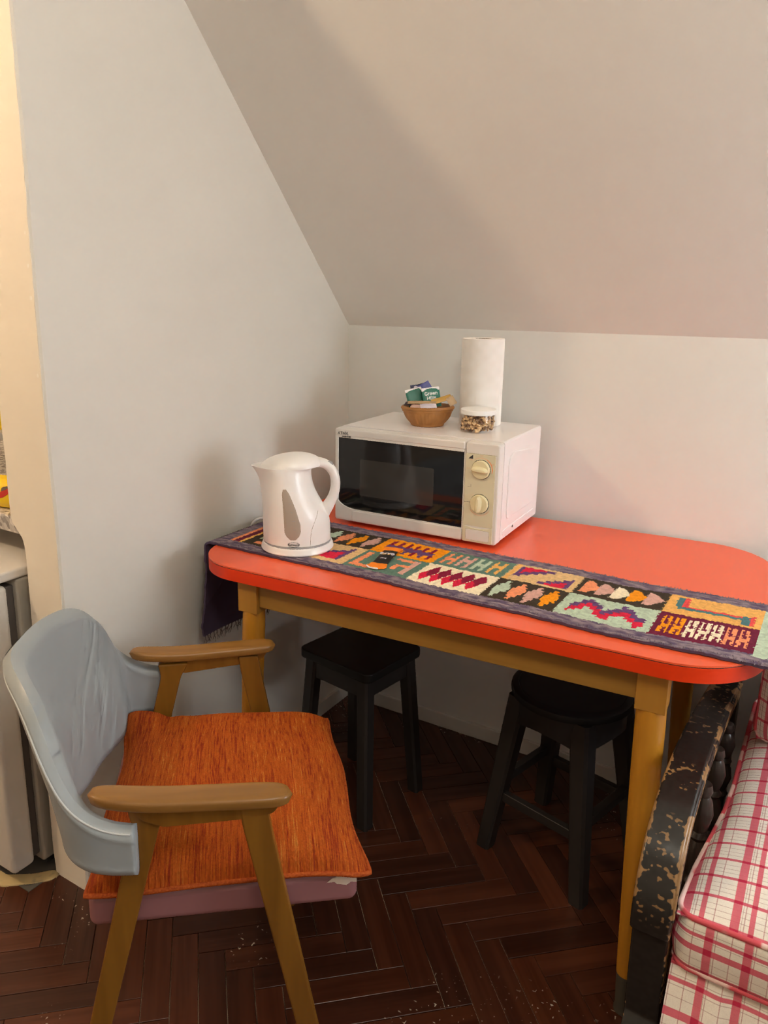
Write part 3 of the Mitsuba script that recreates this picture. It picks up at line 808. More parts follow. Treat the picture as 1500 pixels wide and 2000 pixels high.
part(pk, 'dial_marking', cat(extrude_flat(Polygon([(-.006, -.003), (.001, -.003), (.001, -.001)]), .0004), extrude_flat(Polygon([(.003, -.003), (.005, -.003), (.005, .004), (.003, .004)]), .0004)), 'm_ink_faint', False, on_front(-.0705, .139, .0343))
part(pk, 'dial_marking', extrude_flat(Polygon([(0, -.0005), (.016, -.0005), (.016, .0005), (0, .0005)]), .0004), 'm_ink', False, on_front(PX + .002, .099, .0343))
for (dx, dz, s_) in ((-.026, .020, 'med'), (.0, .0315, 'med'), (.028, .014, 'high'), (-.032, -.001, 'low')):
    part(pk, 'dial_lettering', place_text(s_, .0030, on_front(kx + dx, .181 + dz, .0343), .0004), 'm_ink_salmon', False)
for ang in range(30, 331, 30):
    pass
for z, deg in ((.181, -4), (.098, 88)):
    kb = part(pk, 'dial', xf(lathe([(0, 0), (.0225, 0), (.0225, .005), (.0205, .0085), (0, .0085)], 40), on_front(kx, z, .034)), 'm_knob', 35)
    part(kb, 'dial_gap', xf(lathe([(0, 0), (.0238, 0), (.0238, .0009), (0, .0009)], 40), on_front(kx, z, .0338)), 'm_gap')
    rings = []
    for h, w, l in ((.008, .0085, .0202), (.014, .0062, .0198), (.0185, .0038, .0185), (.0195, .0025, .017)):
        rings.append([(x * l, y * w, h) for x, y in zip(np.sign(np.cos(np.linspace(0, 2 * math.pi, 24, False))) * np.abs(np.cos(np.linspace(0, 2 * math.pi, 24, False))) ** .8, np.sin(np.linspace(0, 2 * math.pi, 24, False)))])
    part(kb, 'grip', loft(rings), 'm_knob', 35, on_front(kx, z, .034, deg))

# ------------------------------------------------------------------ kettle
KZ = TZ + .0076
KM = frame(0.257, -0.617, KZ, 36.9)
kt = thing('electric_kettle', 'white plastic electric kettle with grey water gauge standing on the woven runner', 'kettle')
part(kt, 'base', xf(lathe([(0, 0), (.0835, 0), (.0858, .003), (.0835, .012), (.081, .0165), (0, .0165)], 56), KM), 'm_kettle', 35)
part(kt, 'base_gap', xf(lathe([(0, .016), (.0790, .016), (.0790, .0195), (0, .0195)], 56), KM), 'm_grey_plastic', 35)
KP = np.array([(.0185, -.0800, .0785, .0745), (.035, -.0803, .0783, .0742), (.06, -.0806, .0770, .0735), (.085, -.0808, .0715, .0722), (.105, -.0815, .0610, .0700), (.125, -.0825, .0495, .0670), (.145, -.0845, .0405, .0640),
               (.165, -.0875, .0350, .0612), (.18, -.0935, .0335, .0592), (.192, -.1010, .0345, .0578), (.1985, -.1075, .0400, .0570)])
from scipy.interpolate import PchipInterpolator
KI = [PchipInterpolator(KP[:, 0], KP[:, c]) for c in (1, 2, 3)]
ka = np.linspace(0, 2 * math.pi, 64, endpoint=False)


def kring(z, sh=0.0, spout=True):
    L, R, ry = (float(f(z)) for f in KI); c = (L + R) / 2; rx = (R - L) / 2
    x = c + (rx - sh) * np.cos(ka); y = (ry - sh) * np.sin(ka)
    if spout:                                   # the front pulls out to a pointed spout towards the rim
        k = np.clip((z - .12) / .08, 0, 1) ** 1.5
        w = np.clip(-np.cos(ka), 0, 1)
        y = y * (1 - .55 * k * w ** 2)
    zz = np.full(64, z) + np.where(np.cos(ka) < 0, 0, 0)
    return np.c_[x, y, zz]


rings = [kring(.0185, .003), *[kring(z) for z in np.linspace(.0205, .1975, 40)], kring(.1985, .002), kring(.197, .006), kring(.19, .008)]
part(kt, 'body', loft(rings), 'm_kettle', 40, KM)
rings = []
for t in np.linspace(0, 1, 12):
    a = t * math.pi / 2
    k = math.cos(a) ** .95
    rings.append(np.c_[-.0140 + .012 * t + .0715 * k * np.cos(ka), .0550 * k * np.sin(ka) * (1 - .25 * np.clip(-np.cos(ka), 0, 1) ** 2), np.full(64, .1955 + .0310 * math.sin(a)) + .003 * np.cos(ka) * (1 - t)])
part(kt, 'lid', loft(rings), 'm_kettle', 40, KM)
hpth = spline([(-.030, 0, .194), (.008, 0, .1985), (.038, 0, .2030), (.060, 0, .2015), (.0775, 0, .190), (.0875, 0, .172), (.0900, 0, .150), (.0860, 0, .127), (.0765, 0, .106), (.064, 0, .086), (.050, 0, .066)], 50)
hs_ = np.linspace(0, 1, 50)
h1 = np.interp(hs_, [0, .18, .32, .45, .75, .9, 1], [.010, .0105, .0110, .0108, .0115, .015, .018])
h2 = np.interp(hs_, [0, .18, .30, .42, .75, .9, 1], [.042, .036, .022, .0145, .0140, .018, .022])
tg = np.gradient(hpth, axis=0); tg /= np.linalg.norm(tg, axis=1, keepdims=True)
aa = np.linspace(0, 2 * math.pi, 26, endpoint=False); rings = []
for p_, t_1, r1, r2 in zip(hpth, tg, h1, h2):
    b_ = np.array([0, 1.0, 0]); a_ = np.cross(b_, t_1)
    rings.append(p_ + r1 * (np.sign(np.cos(aa)) * np.abs(np.cos(aa)) ** .8)[:, None] * a_ + r2 * (np.sign(np.sin(aa)) * np.abs(np.sin(aa)) ** .85)[:, None] * b_)
part(kt, 'handle', loft(rings), 'm_kettle', 60, KM)
part(kt, 'switch', rbox(-.011, .011, -.009, .009, -.0025, .0035, .002), 'm_grey_plastic', 35, KM @ frame(.0735, 0, .2030) @ rot([0, 1, 0], 22), label='grey switch tab')


def kside(s, z, off):
    L, R, ry = (f(z) for f in KI); c = (L + R) / 2; rx = (R - L) / 2
    u = np.clip((s - c) / rx, -.999, .999)
    k = np.clip((z - .12) / .08, 0, 1) ** 1.5; w = np.clip(-u, 0, 1)
    return np.stack([s, -(ry * np.sqrt(1 - u * u)) * (1 - .55 * k * w ** 2) - off, z], -1)


def kpatch(outline, off):
    """a thin plate lying on the camera-side flank; outline in (s, z)"""
    o = np.asarray(outline, float); c = o.mean(0); rr_ = []
    for t in (1, .85, .6, .3, .08): rr_.append(kside(*(c + (o - c) * t).T, off * (1 if t < 1 else .2)))
    m = loft(rr_[::-1], cap=True); m.fix_normals(); return m


gv = np.linspace(0, 1, 14)
gz = .037 + .117 * gv
gc = np.interp(gv, [0, .3, .6, 1], [-.0105, -.0115, -.0175, -.0285]); gw = np.interp(gv, [0, .06, .14, .3, .6, .85, .95, 1], [.006, .0135, .0185, .0185, .0145, .0095, .0072, .0035])
outl = np.vstack([np.c_[gc + gw, gz], np.c_[gc - gw, gz][::-1]])
gk = part(kt, 'water_gauge', kpatch(outl, .0011), 'm_gauge', 50, KM, label='brownish grey water gauge window')
for z in (.062, .082, .102, .122):
    c = float(np.interp((z - .037) / .117, gv, gc))
    part(gk, 'gauge_mark', kpatch([(c + .001, z - .0005), (c + .008, z - .0002), (c + .008, z + .0006), (c + .001, z + .0004)], .0015), 'm_grey', False, KM)
a = np.linspace(0, 2 * math.pi, 40, endpoint=False)
oo = kside(-.009 + .0130 * np.cos(a), .0265 + .0056 * np.sin(a), .0006)
tx = meshkit.text_mesh('Kenwood', .0042, .0005, True); tv = np.array(tx.vertices); tv[:, 0] -= tv[:, 0].max() / 2
tvv = kside(-.009 + tv[:, 0], .0265 + tv[:, 1] - .0021, .0004 + tv[:, 2])
part(kt, 'badge', cat(closed_tube(oo, .00045, 6), trimesh.Trimesh(tvv, tx.faces, process=False)), 'm_ink', False, KM, label='small oval badge with dark lettering')
sl = np.array([(.0475, .100), (.043, .085), (.036, .068), (.031, .050), (.0295, .035), (.0295, .022)])
part(kt, 'seam', tube(spline(kside(sl[:, 0], sl[:, 1], .0001), 24), .0004, 6), 'm_gauge', True, KM)
cd = spline([(.20, -.560, KZ + .006), (.165, -.515, KZ + .006), (.12, -.488, KZ + .008), (.075, -.500, KZ + .012), (.046, -.520, KZ + .004), (.034, -.530, .70), (.030, -.535, .55), (.030, -.50, .30), (.03, -.42, .06)], 60)
part(kt, 'power_cord', tube(cd, .0032, 10), 'm_white_plastic', True)

# ------------------------------------------------------------------ things on top of the microwave
ZT = 0.757 + MH
tw = thing('paper_towel_roll', 'tall white paper towel roll standing on the microwave', 'paper towel')
TWM = frame(0.4985, -0.128, ZT, 20)
h_ = .2245
a = np.linspace(0, 2 * math.pi, 90, endpoint=False)
rings = []
for r, z in ((.0225, .001), (.0535, .001), (.0548, .003), (.0548, h_ - .0015), (.0540, h_), (.0225, h_)):
    rings.append(np.c_[r * np.cos(a), r * np.sin(a), np.full(90, z)])
part(tw, 'paper', loft(rings, closed=True), 'm_paper', 40, TWM)
rings = [np.c_[r * np.cos(a), r * np.sin(a), np.full(90, z)] for r, z in ((.0205, 0), (.0222, 0), (.0222, h_ - .001), (.0205, h_ - .001))]
part(tw, 'core', loft(rings, closed=True), 'm_card', 40, TWM)
# loose outer edge of the last sheet
sp = [(.0550 * math.cos(t), .0550 * math.sin(t)) for t in np.radians(np.linspace(-100, -30, 20))]
poly = np.vstack([sp, [(x * 1.012, y * 1.012) for x, y in sp[::-1]]])
part(tw, 'loose_sheet', prism(poly, .0015, h_ - .001, .0001, 1), 'm_paper', 30, TWM)

jr = thing('walnut_jar', 'small clear jar with a white lid standing before the paper towel roll', 'jar')
JM = frame(0.5385, -0.232, ZT + .0002)
gl = [(0.0002, .0006), (.038, .0006), (.0435, .003), (.0452, .010), (.0452, .034), (.0430, .041), (.0430, .0465)]
a = np.linspace(0, 2 * math.pi, 56, endpoint=False)
part(jr, 'glass', loft([np.c_[r * np.cos(a), r * np.sin(a), np.full(56, z)] for r, z in gl], cap=False), 'm_jar_glass', 40, JM, label='clear glass body')
part(jr, 'lid', xf(lathe([(0, .0440), (.0440, .0440), (.0452, .0455), (.0452, .0545), (.0435, .0565), (.030, .0572), (0, .0572)], 56), JM), 'm_lid', 35, label='white plastic lid')
wr = np.random.RandomState(11); chunks = []
for i in range(420):
    rad = math.sqrt(wr.uniform(0, 1)) * .0395; an = wr.uniform(0, 6.283); z = wr.uniform(.006, .0385)
    s_ = wr.uniform(.0035, .0062)
    pts = SPH[0] * s_ * wr.uniform(.55, 1.15, 3) + wr.uniform(-.0016, .0016, SPH[0].shape)
    q = hull(pts); q.apply_transform(trimesh.transformations.random_rotation_matrix(wr.rand(3)))
    q.apply_translation((rad * math.cos(an), rad * math.sin(an), z)); chunks.append(q)
wn = thing('walnut_pieces', 'brown walnut pieces filling the small clear jar', 'walnuts', kind='stuff')
put(wn, cat(chunks), 'm_walnut', False, JM)

bk = thing('sachet_bowl', 'small round ribbed brown basket bowl holding sachets on the microwave', 'bowl')
BM = frame(0.3905, -0.2215, ZT)
a = np.linspace(0, 2 * math.pi, 160, endpoint=False)
def bring(r, z, rib=0.0, wob=1.0):
    rr_ = r * (1 + rib * np.abs(np.sin(a * 20)) + .012 * wob * np.sin(2 * a + .6)) 
    return np.c_[rr_ * np.cos(a), rr_ * np.sin(a), z + .0016 * np.sin(a + 2.0) * (z > .03)]
rb_ = .022
rings = [bring(.0400, .0), bring(.0430, .0018), bring(.0436, .005), bring(.0450, .0075, rb_), bring(.0525, .016, rb_), bring(.0580, .025, rb_), bring(.0612, .034, rb_), bring(.0620, .0375, 0), bring(.0655, .0385), bring(.0668, .0435), bring(.0674, .0485), bring(.0665, .0515), bring(.0640, .052), bring(.0618, .050), bring(.0575, .034), bring(.0490, .016), bring(.0420, .007)]
part(bk, 'weave', loft(rings), 'm_basket', 40, BM)
part(bk, 'rim', closed_tube(bring(.0668, .0468), .0028, 8), 'm_basket', True, BM)
def sachet(name, label, w, h, th, m_, mat_, band_=None, text=None, group=None, kinds='sachet'):
    t = thing(name, label, kinds, group)
    nu, nv = 15, 19
    u = np.linspace(-1, 1, nu); v = np.linspace(-1, 1, nv); U, V_ = np.meshgrid(u, v, indexing='ij')
    H = th * np.clip((1 - np.abs(U) ** 2.5) * (1 - np.abs(V_) ** 3), 0, 1) ** .6 + .0003
    wob = .0012 * (meshkit.noise(np.stack([U * 3, V_ * 3, U * 0 + w * 900], -1)) - .5)
    top_ = np.stack([U * w / 2, V_ * h / 2, H / 2 + wob], -1).reshape(-1, 3); bt = np.stack([U * w / 2, V_ * h / 2, -H / 2 + wob], -1).reshape(-1, 3)
    id_ = np.arange(nu * nv).reshape(nu, nv); q = np.stack([id_[:-1, :-1], id_[1:, :-1], id_[1:, 1:], id_[:-1, 1:]], -1).reshape(-1, 4)
    n_ = nu * nv
    f = np.vstack([q[:, [0, 1, 2]], q[:, [0, 2, 3]], q[:, [2, 1, 0]] + n_, q[:, [3, 2, 0]] + n_])
    rim_ = np.r_[id_[0, :], id_[1:, -1], id_[-1, -2::-1], id_[-2:0:-1, 0]]; rn_ = np.roll(rim_, -1)
    f = np.vstack([f, np.c_[rim_, rn_, rn_ + n_], np.c_[rim_, rn_ + n_, rim_ + n_]])
    mm = trimesh.Trimesh(np.vstack([top_, bt]), f, process=False); mm.fix_normals()
    part(t, 'packet', mm, mat_, 40, m_)
    if band_:
        part(t, 'edge_strip', rbox(-w / 2 - .0004, w / 2 + .0004, h / 2 - .008, h / 2 + .0004, -.0011, .0011, .0006), band_, 30, m_)
    if text:
        for k, (s_, sz, yy) in enumerate(text):
            part(t, 'lettering', place_text(s_, sz, m_ @ frame(0, yy, th / 2 - .0008), .0012, True), 'm_white', False, label='white lettering ' + s_ if not k else None)
    return t
def pose(x, y, z, yaw, tilt, roll_=0):
    """a packet standing in the bowl: local y up the packet, local z its face"""
    return BM @ frame(x, y, z, yaw) @ rot([1, 0, 0], tilt) @ rot([0, 0, 1], roll_)
GR = 'sachets in the brown bowl'
sachet('tea_sachet', 'dark green tea sachet with white lettering standing in the brown bowl', .046, .052, .004, pose(.012, -.004, 0.0740, 34, 72, 8), 'm_green', 'm_white', [('Green', .0088, .006), ('Hills', .0088, -.006)], GR)
sachet('tea_sachet', 'plain green tea sachet with a white top edge at the left of the lettered one', .044, .052, .004, pose(-.030, -.014, 0.0700, 36, 70, 14), 'm_green', 'm_white', None, GR)
sachet('tea_sachet', 'violet-blue sachet leaning up highest in the brown bowl', .040, .050, .004, pose(-.012, .012, 0.0840, 28, 74, 32), 'm_blue', None, None, GR)
sachet('tea_sachet', 'pale blue and white sachet behind the violet one at the back of the bowl', .036, .050, .003, pose(-.034, .010, 0.0780, 40, 78, 8), 'm_lilac', 'm_navy', None, GR)
sachet('tea_sachet', 'navy sachet tucked behind the violet one in the bowl', .036, .048, .003, pose(-.026, .020, 0.0820, 20, 80, 18), 'm_navy', None, None, GR)
sachet('sugar_packet', 'long tan paper stick lying across the front of the bowl', .074, .014, .004, pose(-.002, -.030, 0.0625, 14, 24, 4), 'm_tan', None, None, GR, 'packet')
sachet('sugar_packet', 'ochre stick packet with a twisted end sticking out at the right of the bowl', .060, .016, .004, pose(.038, .004, 0.0700, 46, 46, 16), 'm_ochre', None, None, GR, 'packet')
sachet('sugar_packet', 'brown paper packet end poking out over the right rim of the bowl', .026, .024, .004, pose(.058, .020, 0.0660, 60, 60, 20), 'm_tan', None, None, GR, 'packet')
sachet('sugar_packet', 'white paper packet lying at the front right of the bowl', .042, .022, .006, pose(.022, -.040, 0.0565, 28, 22, 6), 'm_lilac', None, None, GR, 'packet')
sachet('sugar_packet', 'pinkish white packet in the middle of the bowl beside the white one', .034, .020, .006, pose(-.008, -.044, 0.0530, 20, 18, -6), 'm_pink', None, None, GR, 'packet')
sachet('sugar_packet', 'dark brown packet at the left front inside the bowl', .036, .018, .005, pose(-.030, -.034, 0.0575, 10, 22, 0), 'm_dark', None, None, GR, 'packet')

# ------------------------------------------------------------------ snack bar packet, red tag
ct = thing('coffee_stick', 'short black packet with torn orange ends lying on the woven runner', 'packet')
cx, cy = .4756, -.5760
ang = math.degrees(math.atan2(-.511 + .641, .460 - .491))
CM = frame(cx, cy, TZ + .0095, ang) @ np.diag([1.12, 1.15, 1.1, 1])
def pillow(l0, l1, w0, w1, th):
    xs = np.linspace(l0, l1, 9); rings = []
    for x in xs:
        w = np.interp(x, [l0, l1], [w0, w1]); e = min(1, (min(x - l0, l1 - x) / .012) * .8 + .12)
        aa = np.linspace(0, 2 * math.pi, 16, endpoint=False)
        rings.append(np.c_[np.full(16, x), w / 2 * np.cos(aa), th / 2 * e * np.sin(aa) * (1 - .3 * np.abs(np.cos(aa)))])
    return loft(rings)
part(ct, 'wrapper', pillow(-.046, .044, .030, .030, .0075), 'm_black', 40, CM)
part(ct, 'torn_end', prism(np.array([(.040, -.0165), (.060, -.020), (.064, -.002), (.0625, .018), (.040, .0165)]), -.001, .0012, .0004), 'm_orange', 30, CM, label='orange end flap')
part(ct, 'torn_end', prism(np.array([(-.066, -.016), (-.060, -.0195), (-.042, -.016), (-.040, .016), (-.058, .019), (-.070, .012), (-.072, -.004)]), -.001, .0012, .0004), 'm_orange', 30, CM, label='orange end flap')
part(ct, 'flap_edge', prism(np.array([(-.074, -.005), (-.070, -.006), (-.068, .012), (-.060, .0195), (-.061, .0212), (-.0715, .013)]), -.0008, .0015, .0003), 'm_white', 30, CM, label='white torn paper edge')
part(ct, 'print', place_text('CAFE', .0085, CM @ frame(.018, 0, .0022, 90), .0018, True), 'm_lilac', False, label='pale lettering')
part(ct, 'print', place_text('bar', .006, CM @ frame(-.014, 0, .0024, 90), .0015), 'm_lilac', False)
part(ct, 'print', prism(rrect(.006, .014, -.006, .009, .002), .0020, .0036, .0003), 'm_ochre', 30, CM)
rt = thing('red_tag', 'tiny red plastic tag lying between the kettle and the microwave', 'tag')
put(rt, rbox(-.010, .010, -.005, .005, 0, .005, .0015), 'm_red', 30, frame(.176, -.318, TZ + .0002, 30))

# ------------------------------------------------------------------ stools
def leg4(parent, p0, p1, w0, w1, mat_, m):
    """square leg from the foot p0 to the top p1"""
    r = [[(p[0] + sx * w / 2, p[1] + sy * w / 2, p[2]) for sx, sy in ((-1, -.7), (-.7, -1), (.7, -1), (1, -.7), (1, .7), (.7, 1), (-.7, 1), (-1, .7))] for p, w in ((p0, w0), (p1, w1))]
    return part(parent, 'leg', loft(r), mat_, 20, m)


SM = frame(0.318, -0.424, 0, -9)
st = thing('square_stool', 'black painted stool with a square seat and no rungs under the left of the table', 'stool')
part(st, 'seat', prism(rrect(-.122, .122, -.113, .113, .022, 6), .405, .430, .004, 3), 'm_black_seat', 35, SM)
for sx, sy in ((-1, -1), (1, -1), (1, 1), (-1, 1)):
    leg4(st, (sx * .113, sy * .108, 0), (sx * .089, sy * .083, .4055), .034, .036, 'm_black', SM)
for (x0, x1, y0, y1) in ((-.075, .075, -.096, -.078), (-.075, .075, .078, .096), (-.102, -.084, -.07, .07), (.084, .102, -.07, .07)):
    part(st, 'apron', rbox(x0, x1, y0, y1, .352, .4055, .0015), 'm_black', 25, SM)

RM = frame(0.858, -0.347, 0, -14.5)
st = thing('round_stool', 'black painted stool with a round seat and low rungs under the right of the table', 'stool')
part(st, 'seat', xf(lathe([(0, .418), (.132, .418), (.139, .422), (.1405, .430), (.139, .438), (.133, .4415), (.124, .4425), (.122, .441), (.119, .4425), (0, .4435)], 64), RM), 'm_black_seat', 35)
fx, fy = .131, .126
for sx, sy in ((-1, -1), (1, -1), (1, 1), (-1, 1)):
    leg4(st, (sx * fx, sy * fy, 0), (sx * .082, sy * .082, .4185), .036, .048, 'm_black', RM)
for k in range(4):
    a = np.radians(90 * k + np.linspace(-43, 43, 15))
    zb = .372 - .032 * (np.abs(np.linspace(-1, 1, 15)) ** 2)
    rings = [[(.118 * math.cos(t), .118 * math.sin(t), z), (.128 * math.cos(t), .128 * math.sin(t), z), (.130 * math.cos(t), .130 * math.sin(t), .4185), (.118 * math.cos(t), .118 * math.sin(t), .4185)] for t, z in zip(a, zb)]
    part(st, 'apron', loft(rings), 'm_black', 30, RM)
def rung(z): 
    o = z / .4185; return fx - (fx - .082) * o, fy - (fy - .082) * o
for z, al in ((.150, 'x'), (.150, 'y')):
    rx, ry = rung(z)
    for s_ in (-1, 1):
        if al == 'x': b = rbox(-rx + .012, rx - .012, s_ * ry - .009, s_ * ry + .009, z - .012, z + .012, .002)
        else: b = rbox(s_ * rx - .009, s_ * rx + .009, -ry + .012, ry - .012, z - .012 + .03, z + .012 + .03, .002)
        part(st, 'rung', b, 'm_black', 25, RM)

# ------------------------------------------------------------------ armchair
AM = frame(0.389, -1.105, 0, 41)
FZ = np.array([[1, 0, 0, 0], [0, 0, -1, 0], [0, 1, 0, 0], [0, 0, 0, 1.0]])       # (forward, up) profile, extruded sideways
ac = thing('armchair', 'mid-century armchair with wooden arms, grey-blue vinyl back and burgundy vinyl seat', 'armchair')


def arm_y(f): return .250 + .075 * f


for s_ in (-1, 1):
    for prof_, y_ in (([(.189, 0), (.221, 0), (.126, .520), (.117, .577), (.075, .577), (.079, .545)], arm_y(.12)), ([(-.219, 0), (-.187, 0), (-.046, .545), (-.030, .577), (-.092, .577), (-.087, .550)], arm_y(-.1))):
        lg = part(ac, 'leg', prism(round_poly(prof_, .004, 3), -.0125, .0125, .003, 2), 'm_chair_leg', 30, AM @ frame(0, s_ * (y_ - .004), 0) @ FZ)
    ts = np.linspace(0, 1, 44); rings = []
    aa = np.linspace(0, 2 * math.pi, 28, endpoint=False)
    for t in ts:
        f = -.150 + .306 * t
        w = .0240 * (1 - abs(2 * t - 1) ** 9) ** .5 * (1 - .12 * np.clip(.3 - t, 0, 1) / .3) + .0008
        th = .0105 * (1 - abs(2 * t - 1) ** 16) ** .5 + .0004
        z = .5895 + .013 * np.clip((.45 - t) / .45, 0, 1) ** 2 + .002 * t
        y = s_ * arm_y(f)
        cs, sn = np.cos(aa), np.sin(aa)
        rings.append(np.c_[np.full(28, f), y + w * np.sign(cs) * np.abs(cs) ** .55, z + th * np.sign(sn) * np.abs(sn) ** .6])
    am = part(ac, 'armrest', loft(rings), 'm_arm_wood', 45, AM)
    part(am, 'arm_rail', prism(round_poly([(-.085, .582), (-.072, .562), (-.040, .549), (.080, .557), (.128, .566), (.138, .582)], .006, 3), -.010, .010, .002, 2), 'm_chair_leg', 30, AM @ frame(0, s_ * .2505, 0) @ frame(0, 0, 0, s_ * math.degrees(math.atan(.075))) @ FZ)
# seat pad and its frame
part(ac, 'seat', rbox(-.168, .266, -.2235, .2235, .347, .409, .016, 2), 'm_seat_vinyl', 40, AM)
tear = np.array([(.214, .392), (.222, .398), (.240, .404), (.252, .400), (.262, .404), (.263, .388), (.254, .390), (.246, .384), (.230, .388), (.226, .392)])
part(ac, 'seat_tear', prism(tear, .2228, .2242, .0003, 1), 'm_tear', False, AM @ FZ, label='torn vinyl showing pale lining')
for x in (-.120, .15):
    part(ac, 'cross_rail', rbox(x - .012, x + .012, -.195, .195, .325, .347, .003), 'm_chair_leg', 30, AM)
# wrap-around back shell


def sstep(a, b, x):
    t = np.clip((x - a) / (b - a), 0, 1); return t * t * (3 - 2 * t)


# rim of the back from its middle to its right end: forward, sideways, height; the left half mirrors it
RIM = np.array([(-.2890, 0, .7590), (-.2830, .050, .7570), (-.2670, .105, .7530), (-.2430, .155, .7430), (-.2180, .196, .7130), (-.1900, .2360, .6400), (-.1580, .2540, .5900), (-.1200, .2580, .5660), (-.0830, .2590, .5590)])
from scipy.interpolate import CubicSpline
NEAR = RIM[:0:-1] * [1, -1, 1]
NEAR[:, 0] -= .014 * np.interp(-NEAR[:, 1], [0, .1, .2, .25], [.5, .8, .35, -.3]); NEAR[:, 2] -= -.003 * np.interp(-NEAR[:, 1], [0, .1, .2, .25], [.2, 1, .4, 0])   # the old back sags a little to its right
full = np.vstack([NEAR, RIM])
sa = np.r_[0, np.cumsum(np.linalg.norm(np.diff(full, axis=0), axis=1))]
CS = CubicSpline(sa, full); LEAN, T_ = .25, .0165
rings, ruv, rimline = [], [], []
for q in np.linspace(0, sa[-1], 131):
    x0, y0, zt = CS(q); d1 = CS(q, 1)
    n = np.array([-d1[1], d1[0]]); n /= np.linalg.norm(n)
    if n @ np.array([x0 + .08, y0]) < 0: n = -n
    c = math.cos(min(1, abs(2 * q / sa[-1] - 1)) * math.pi / 2)
    tq = 2 * q / sa[-1] - 1
    zb = .456 - .008 * c + +.044 * float(sstep(.1, -.5, tq)) - .024 * float(sstep(-.6, -1, tq)) - .012 * math.exp(-((tq - .42) / .25) ** 2)
    loop, lu = [], []
    hs = np.linspace(0, 1, 26)
    for side in (1, -1):                                   # outer face upwards, inner face downwards
        for h in (hs if side == 1 else hs[::-1]):
            z = zb + (zt - zb) * h
            e = min(h, 1 - h) * (zt - zb)
            k = math.sqrt(max(0.0, 1 - (1 - min(e / T_, 1)) ** 2))
            pad = T_ * k * (1.0 if side == 1 else 1.0 + .5 * math.sin(math.pi * h) * c) + (.0012 * math.exp(-((e - .017) / .004) ** 2))
            lean = LEAN * (zt - z) * c
            loop.append((x0 + lean + n[0] * side * pad, y0 + n[1] * side * pad, z)); lu.append((q, z + (0 if side == 1 else 2.0)))
    rings.append(loop); ruv.append(lu)
SH = np.array(rings); SUV = np.array(ruv)
nr_ = len(SH)
capu = np.vstack([SUV.reshape(-1, 2), SUV[0].mean(0), SUV[-1].mean(0)])
part(ac, 'back_shell', loft(SH), 'm_vinyl', True, AM, uv=capu, label='grey-blue vinyl wrap-around back')
part(ac, 'back_welt', tube(SH[1:-1, 23], .0018, 8), 'm_seam', True, AM, label='pale welt along the rim of the back')

# ------------------------------------------------------------------ orange cushion on the armchair
cu = thing('seat_cushion', 'orange woven cushion with piped edges lying on the armchair seat', 'cushion')
n_ = 71
U, V_ = np.meshgrid(np.linspace(-1, 1, n_), np.linspace(-1, 1, n_), indexing='ij')


def cushion_xy(U, V):
    x = .055 + .219 * U * (1 - .030 * (1 - V ** 2)) + .006 * np.sin(V * 5 + U); y = .000 + .238 * V * (1 - .045 * (1 - U ** 2)) + .004 * np.sin(U * 6)
    x = x + .012 * np.clip(-V, 0, 1) * U
    k = 1 - .030 * np.abs(U) ** 8 * np.abs(V) ** 8
    x, y = .055 + (x - .055) * k, y * k
    return x, y


def cushion_z(U, V):
    e = np.clip((1 - np.abs(U) ** 3.2) * (1 - np.abs(V) ** 3.2), 0, 1)
    h = .074 * e ** .52
    dent = .017 * np.exp(-((U - .55) ** 2 / .05 + (V + .1) ** 2 / .5)) * np.sin((U * 4 + V * 2)) + .018 * (meshkit.noise(np.stack([U * 2.2 + 3, V * 2.2, U * 0], -1)) - .5) * e
    crease = -.014 * np.exp(-((U + .62 - .25 * (V - .7)) ** 2) / .006) * sstep(.35, .8, V)
    base = .4175 + .040 * sstep(.25, 1.0, -U) * sstep(.45, 1.0, V) - .004 * sstep(.6, 1, -V) + .003 * np.sin(U * 7 + V * 3)
    base = base + .010 * sstep(.5, 1, V) * np.cos(U * 1.4) - .006 * sstep(.7, 1, U) * sstep(0, 1, -V)
    return base, h + (dent + crease) * e ** .5


X_, Y_ = cushion_xy(U, V_); Bz, Hz = cushion_z(U, V_)
topc = np.stack([X_, Y_, Bz + Hz + .002], -1)
botc = np.stack([X_, Y_, np.maximum(Bz - .35 * Hz, .4105 + 0 * Bz)], -1)
id_ = np.arange(n_ * n_).reshape(n_, n_); q4 = np.stack([id_[:-1, :-1], id_[1:, :-1], id_[1:, 1:], id_[:-1, 1:]], -1).reshape(-1, 4)
f = np.vstack([q4[:, [0, 1, 2]], q4[:, [0, 2, 3]], q4[:, [2, 1, 0]] + n_ * n_, q4[:, [3, 2, 0]] + n_ * n_])
rim = np.r_[id_[0, :], id_[1:, -1], id_[-1, -2::-1], id_[-2:0:-1, 0]]; rn2 = np.roll(rim, -1)
f = np.vstack([f, np.c_[rim, rn2 + n_ * n_, rn2], np.c_[rim, rim + n_ * n_, rn2 + n_ * n_]])
cm = trimesh.Trimesh(np.vstack([topc.reshape(-1, 3), botc.reshape(-1, 3)]), f, process=False)
wv = .010 * (meshkit.noise(np.stack([U * 1.5, V_ * 1.5, U * 0 + 2], -1)) - .5)
uvc = np.tile(np.stack([X_ + wv, Y_], -1).reshape(-1, 2), (2, 1))
part(cu, 'cover', cm, 'm_cushion', True, AM, uv=uvc)
pp = (topc.reshape(-1, 3)[rim] + botc.reshape(-1, 3)[rim]) / 2
part(cu, 'piping', closed_tube(pp + [0, 0, .001], .0042, 8), 'm_piping', True, AM, label='orange piping round the edge')

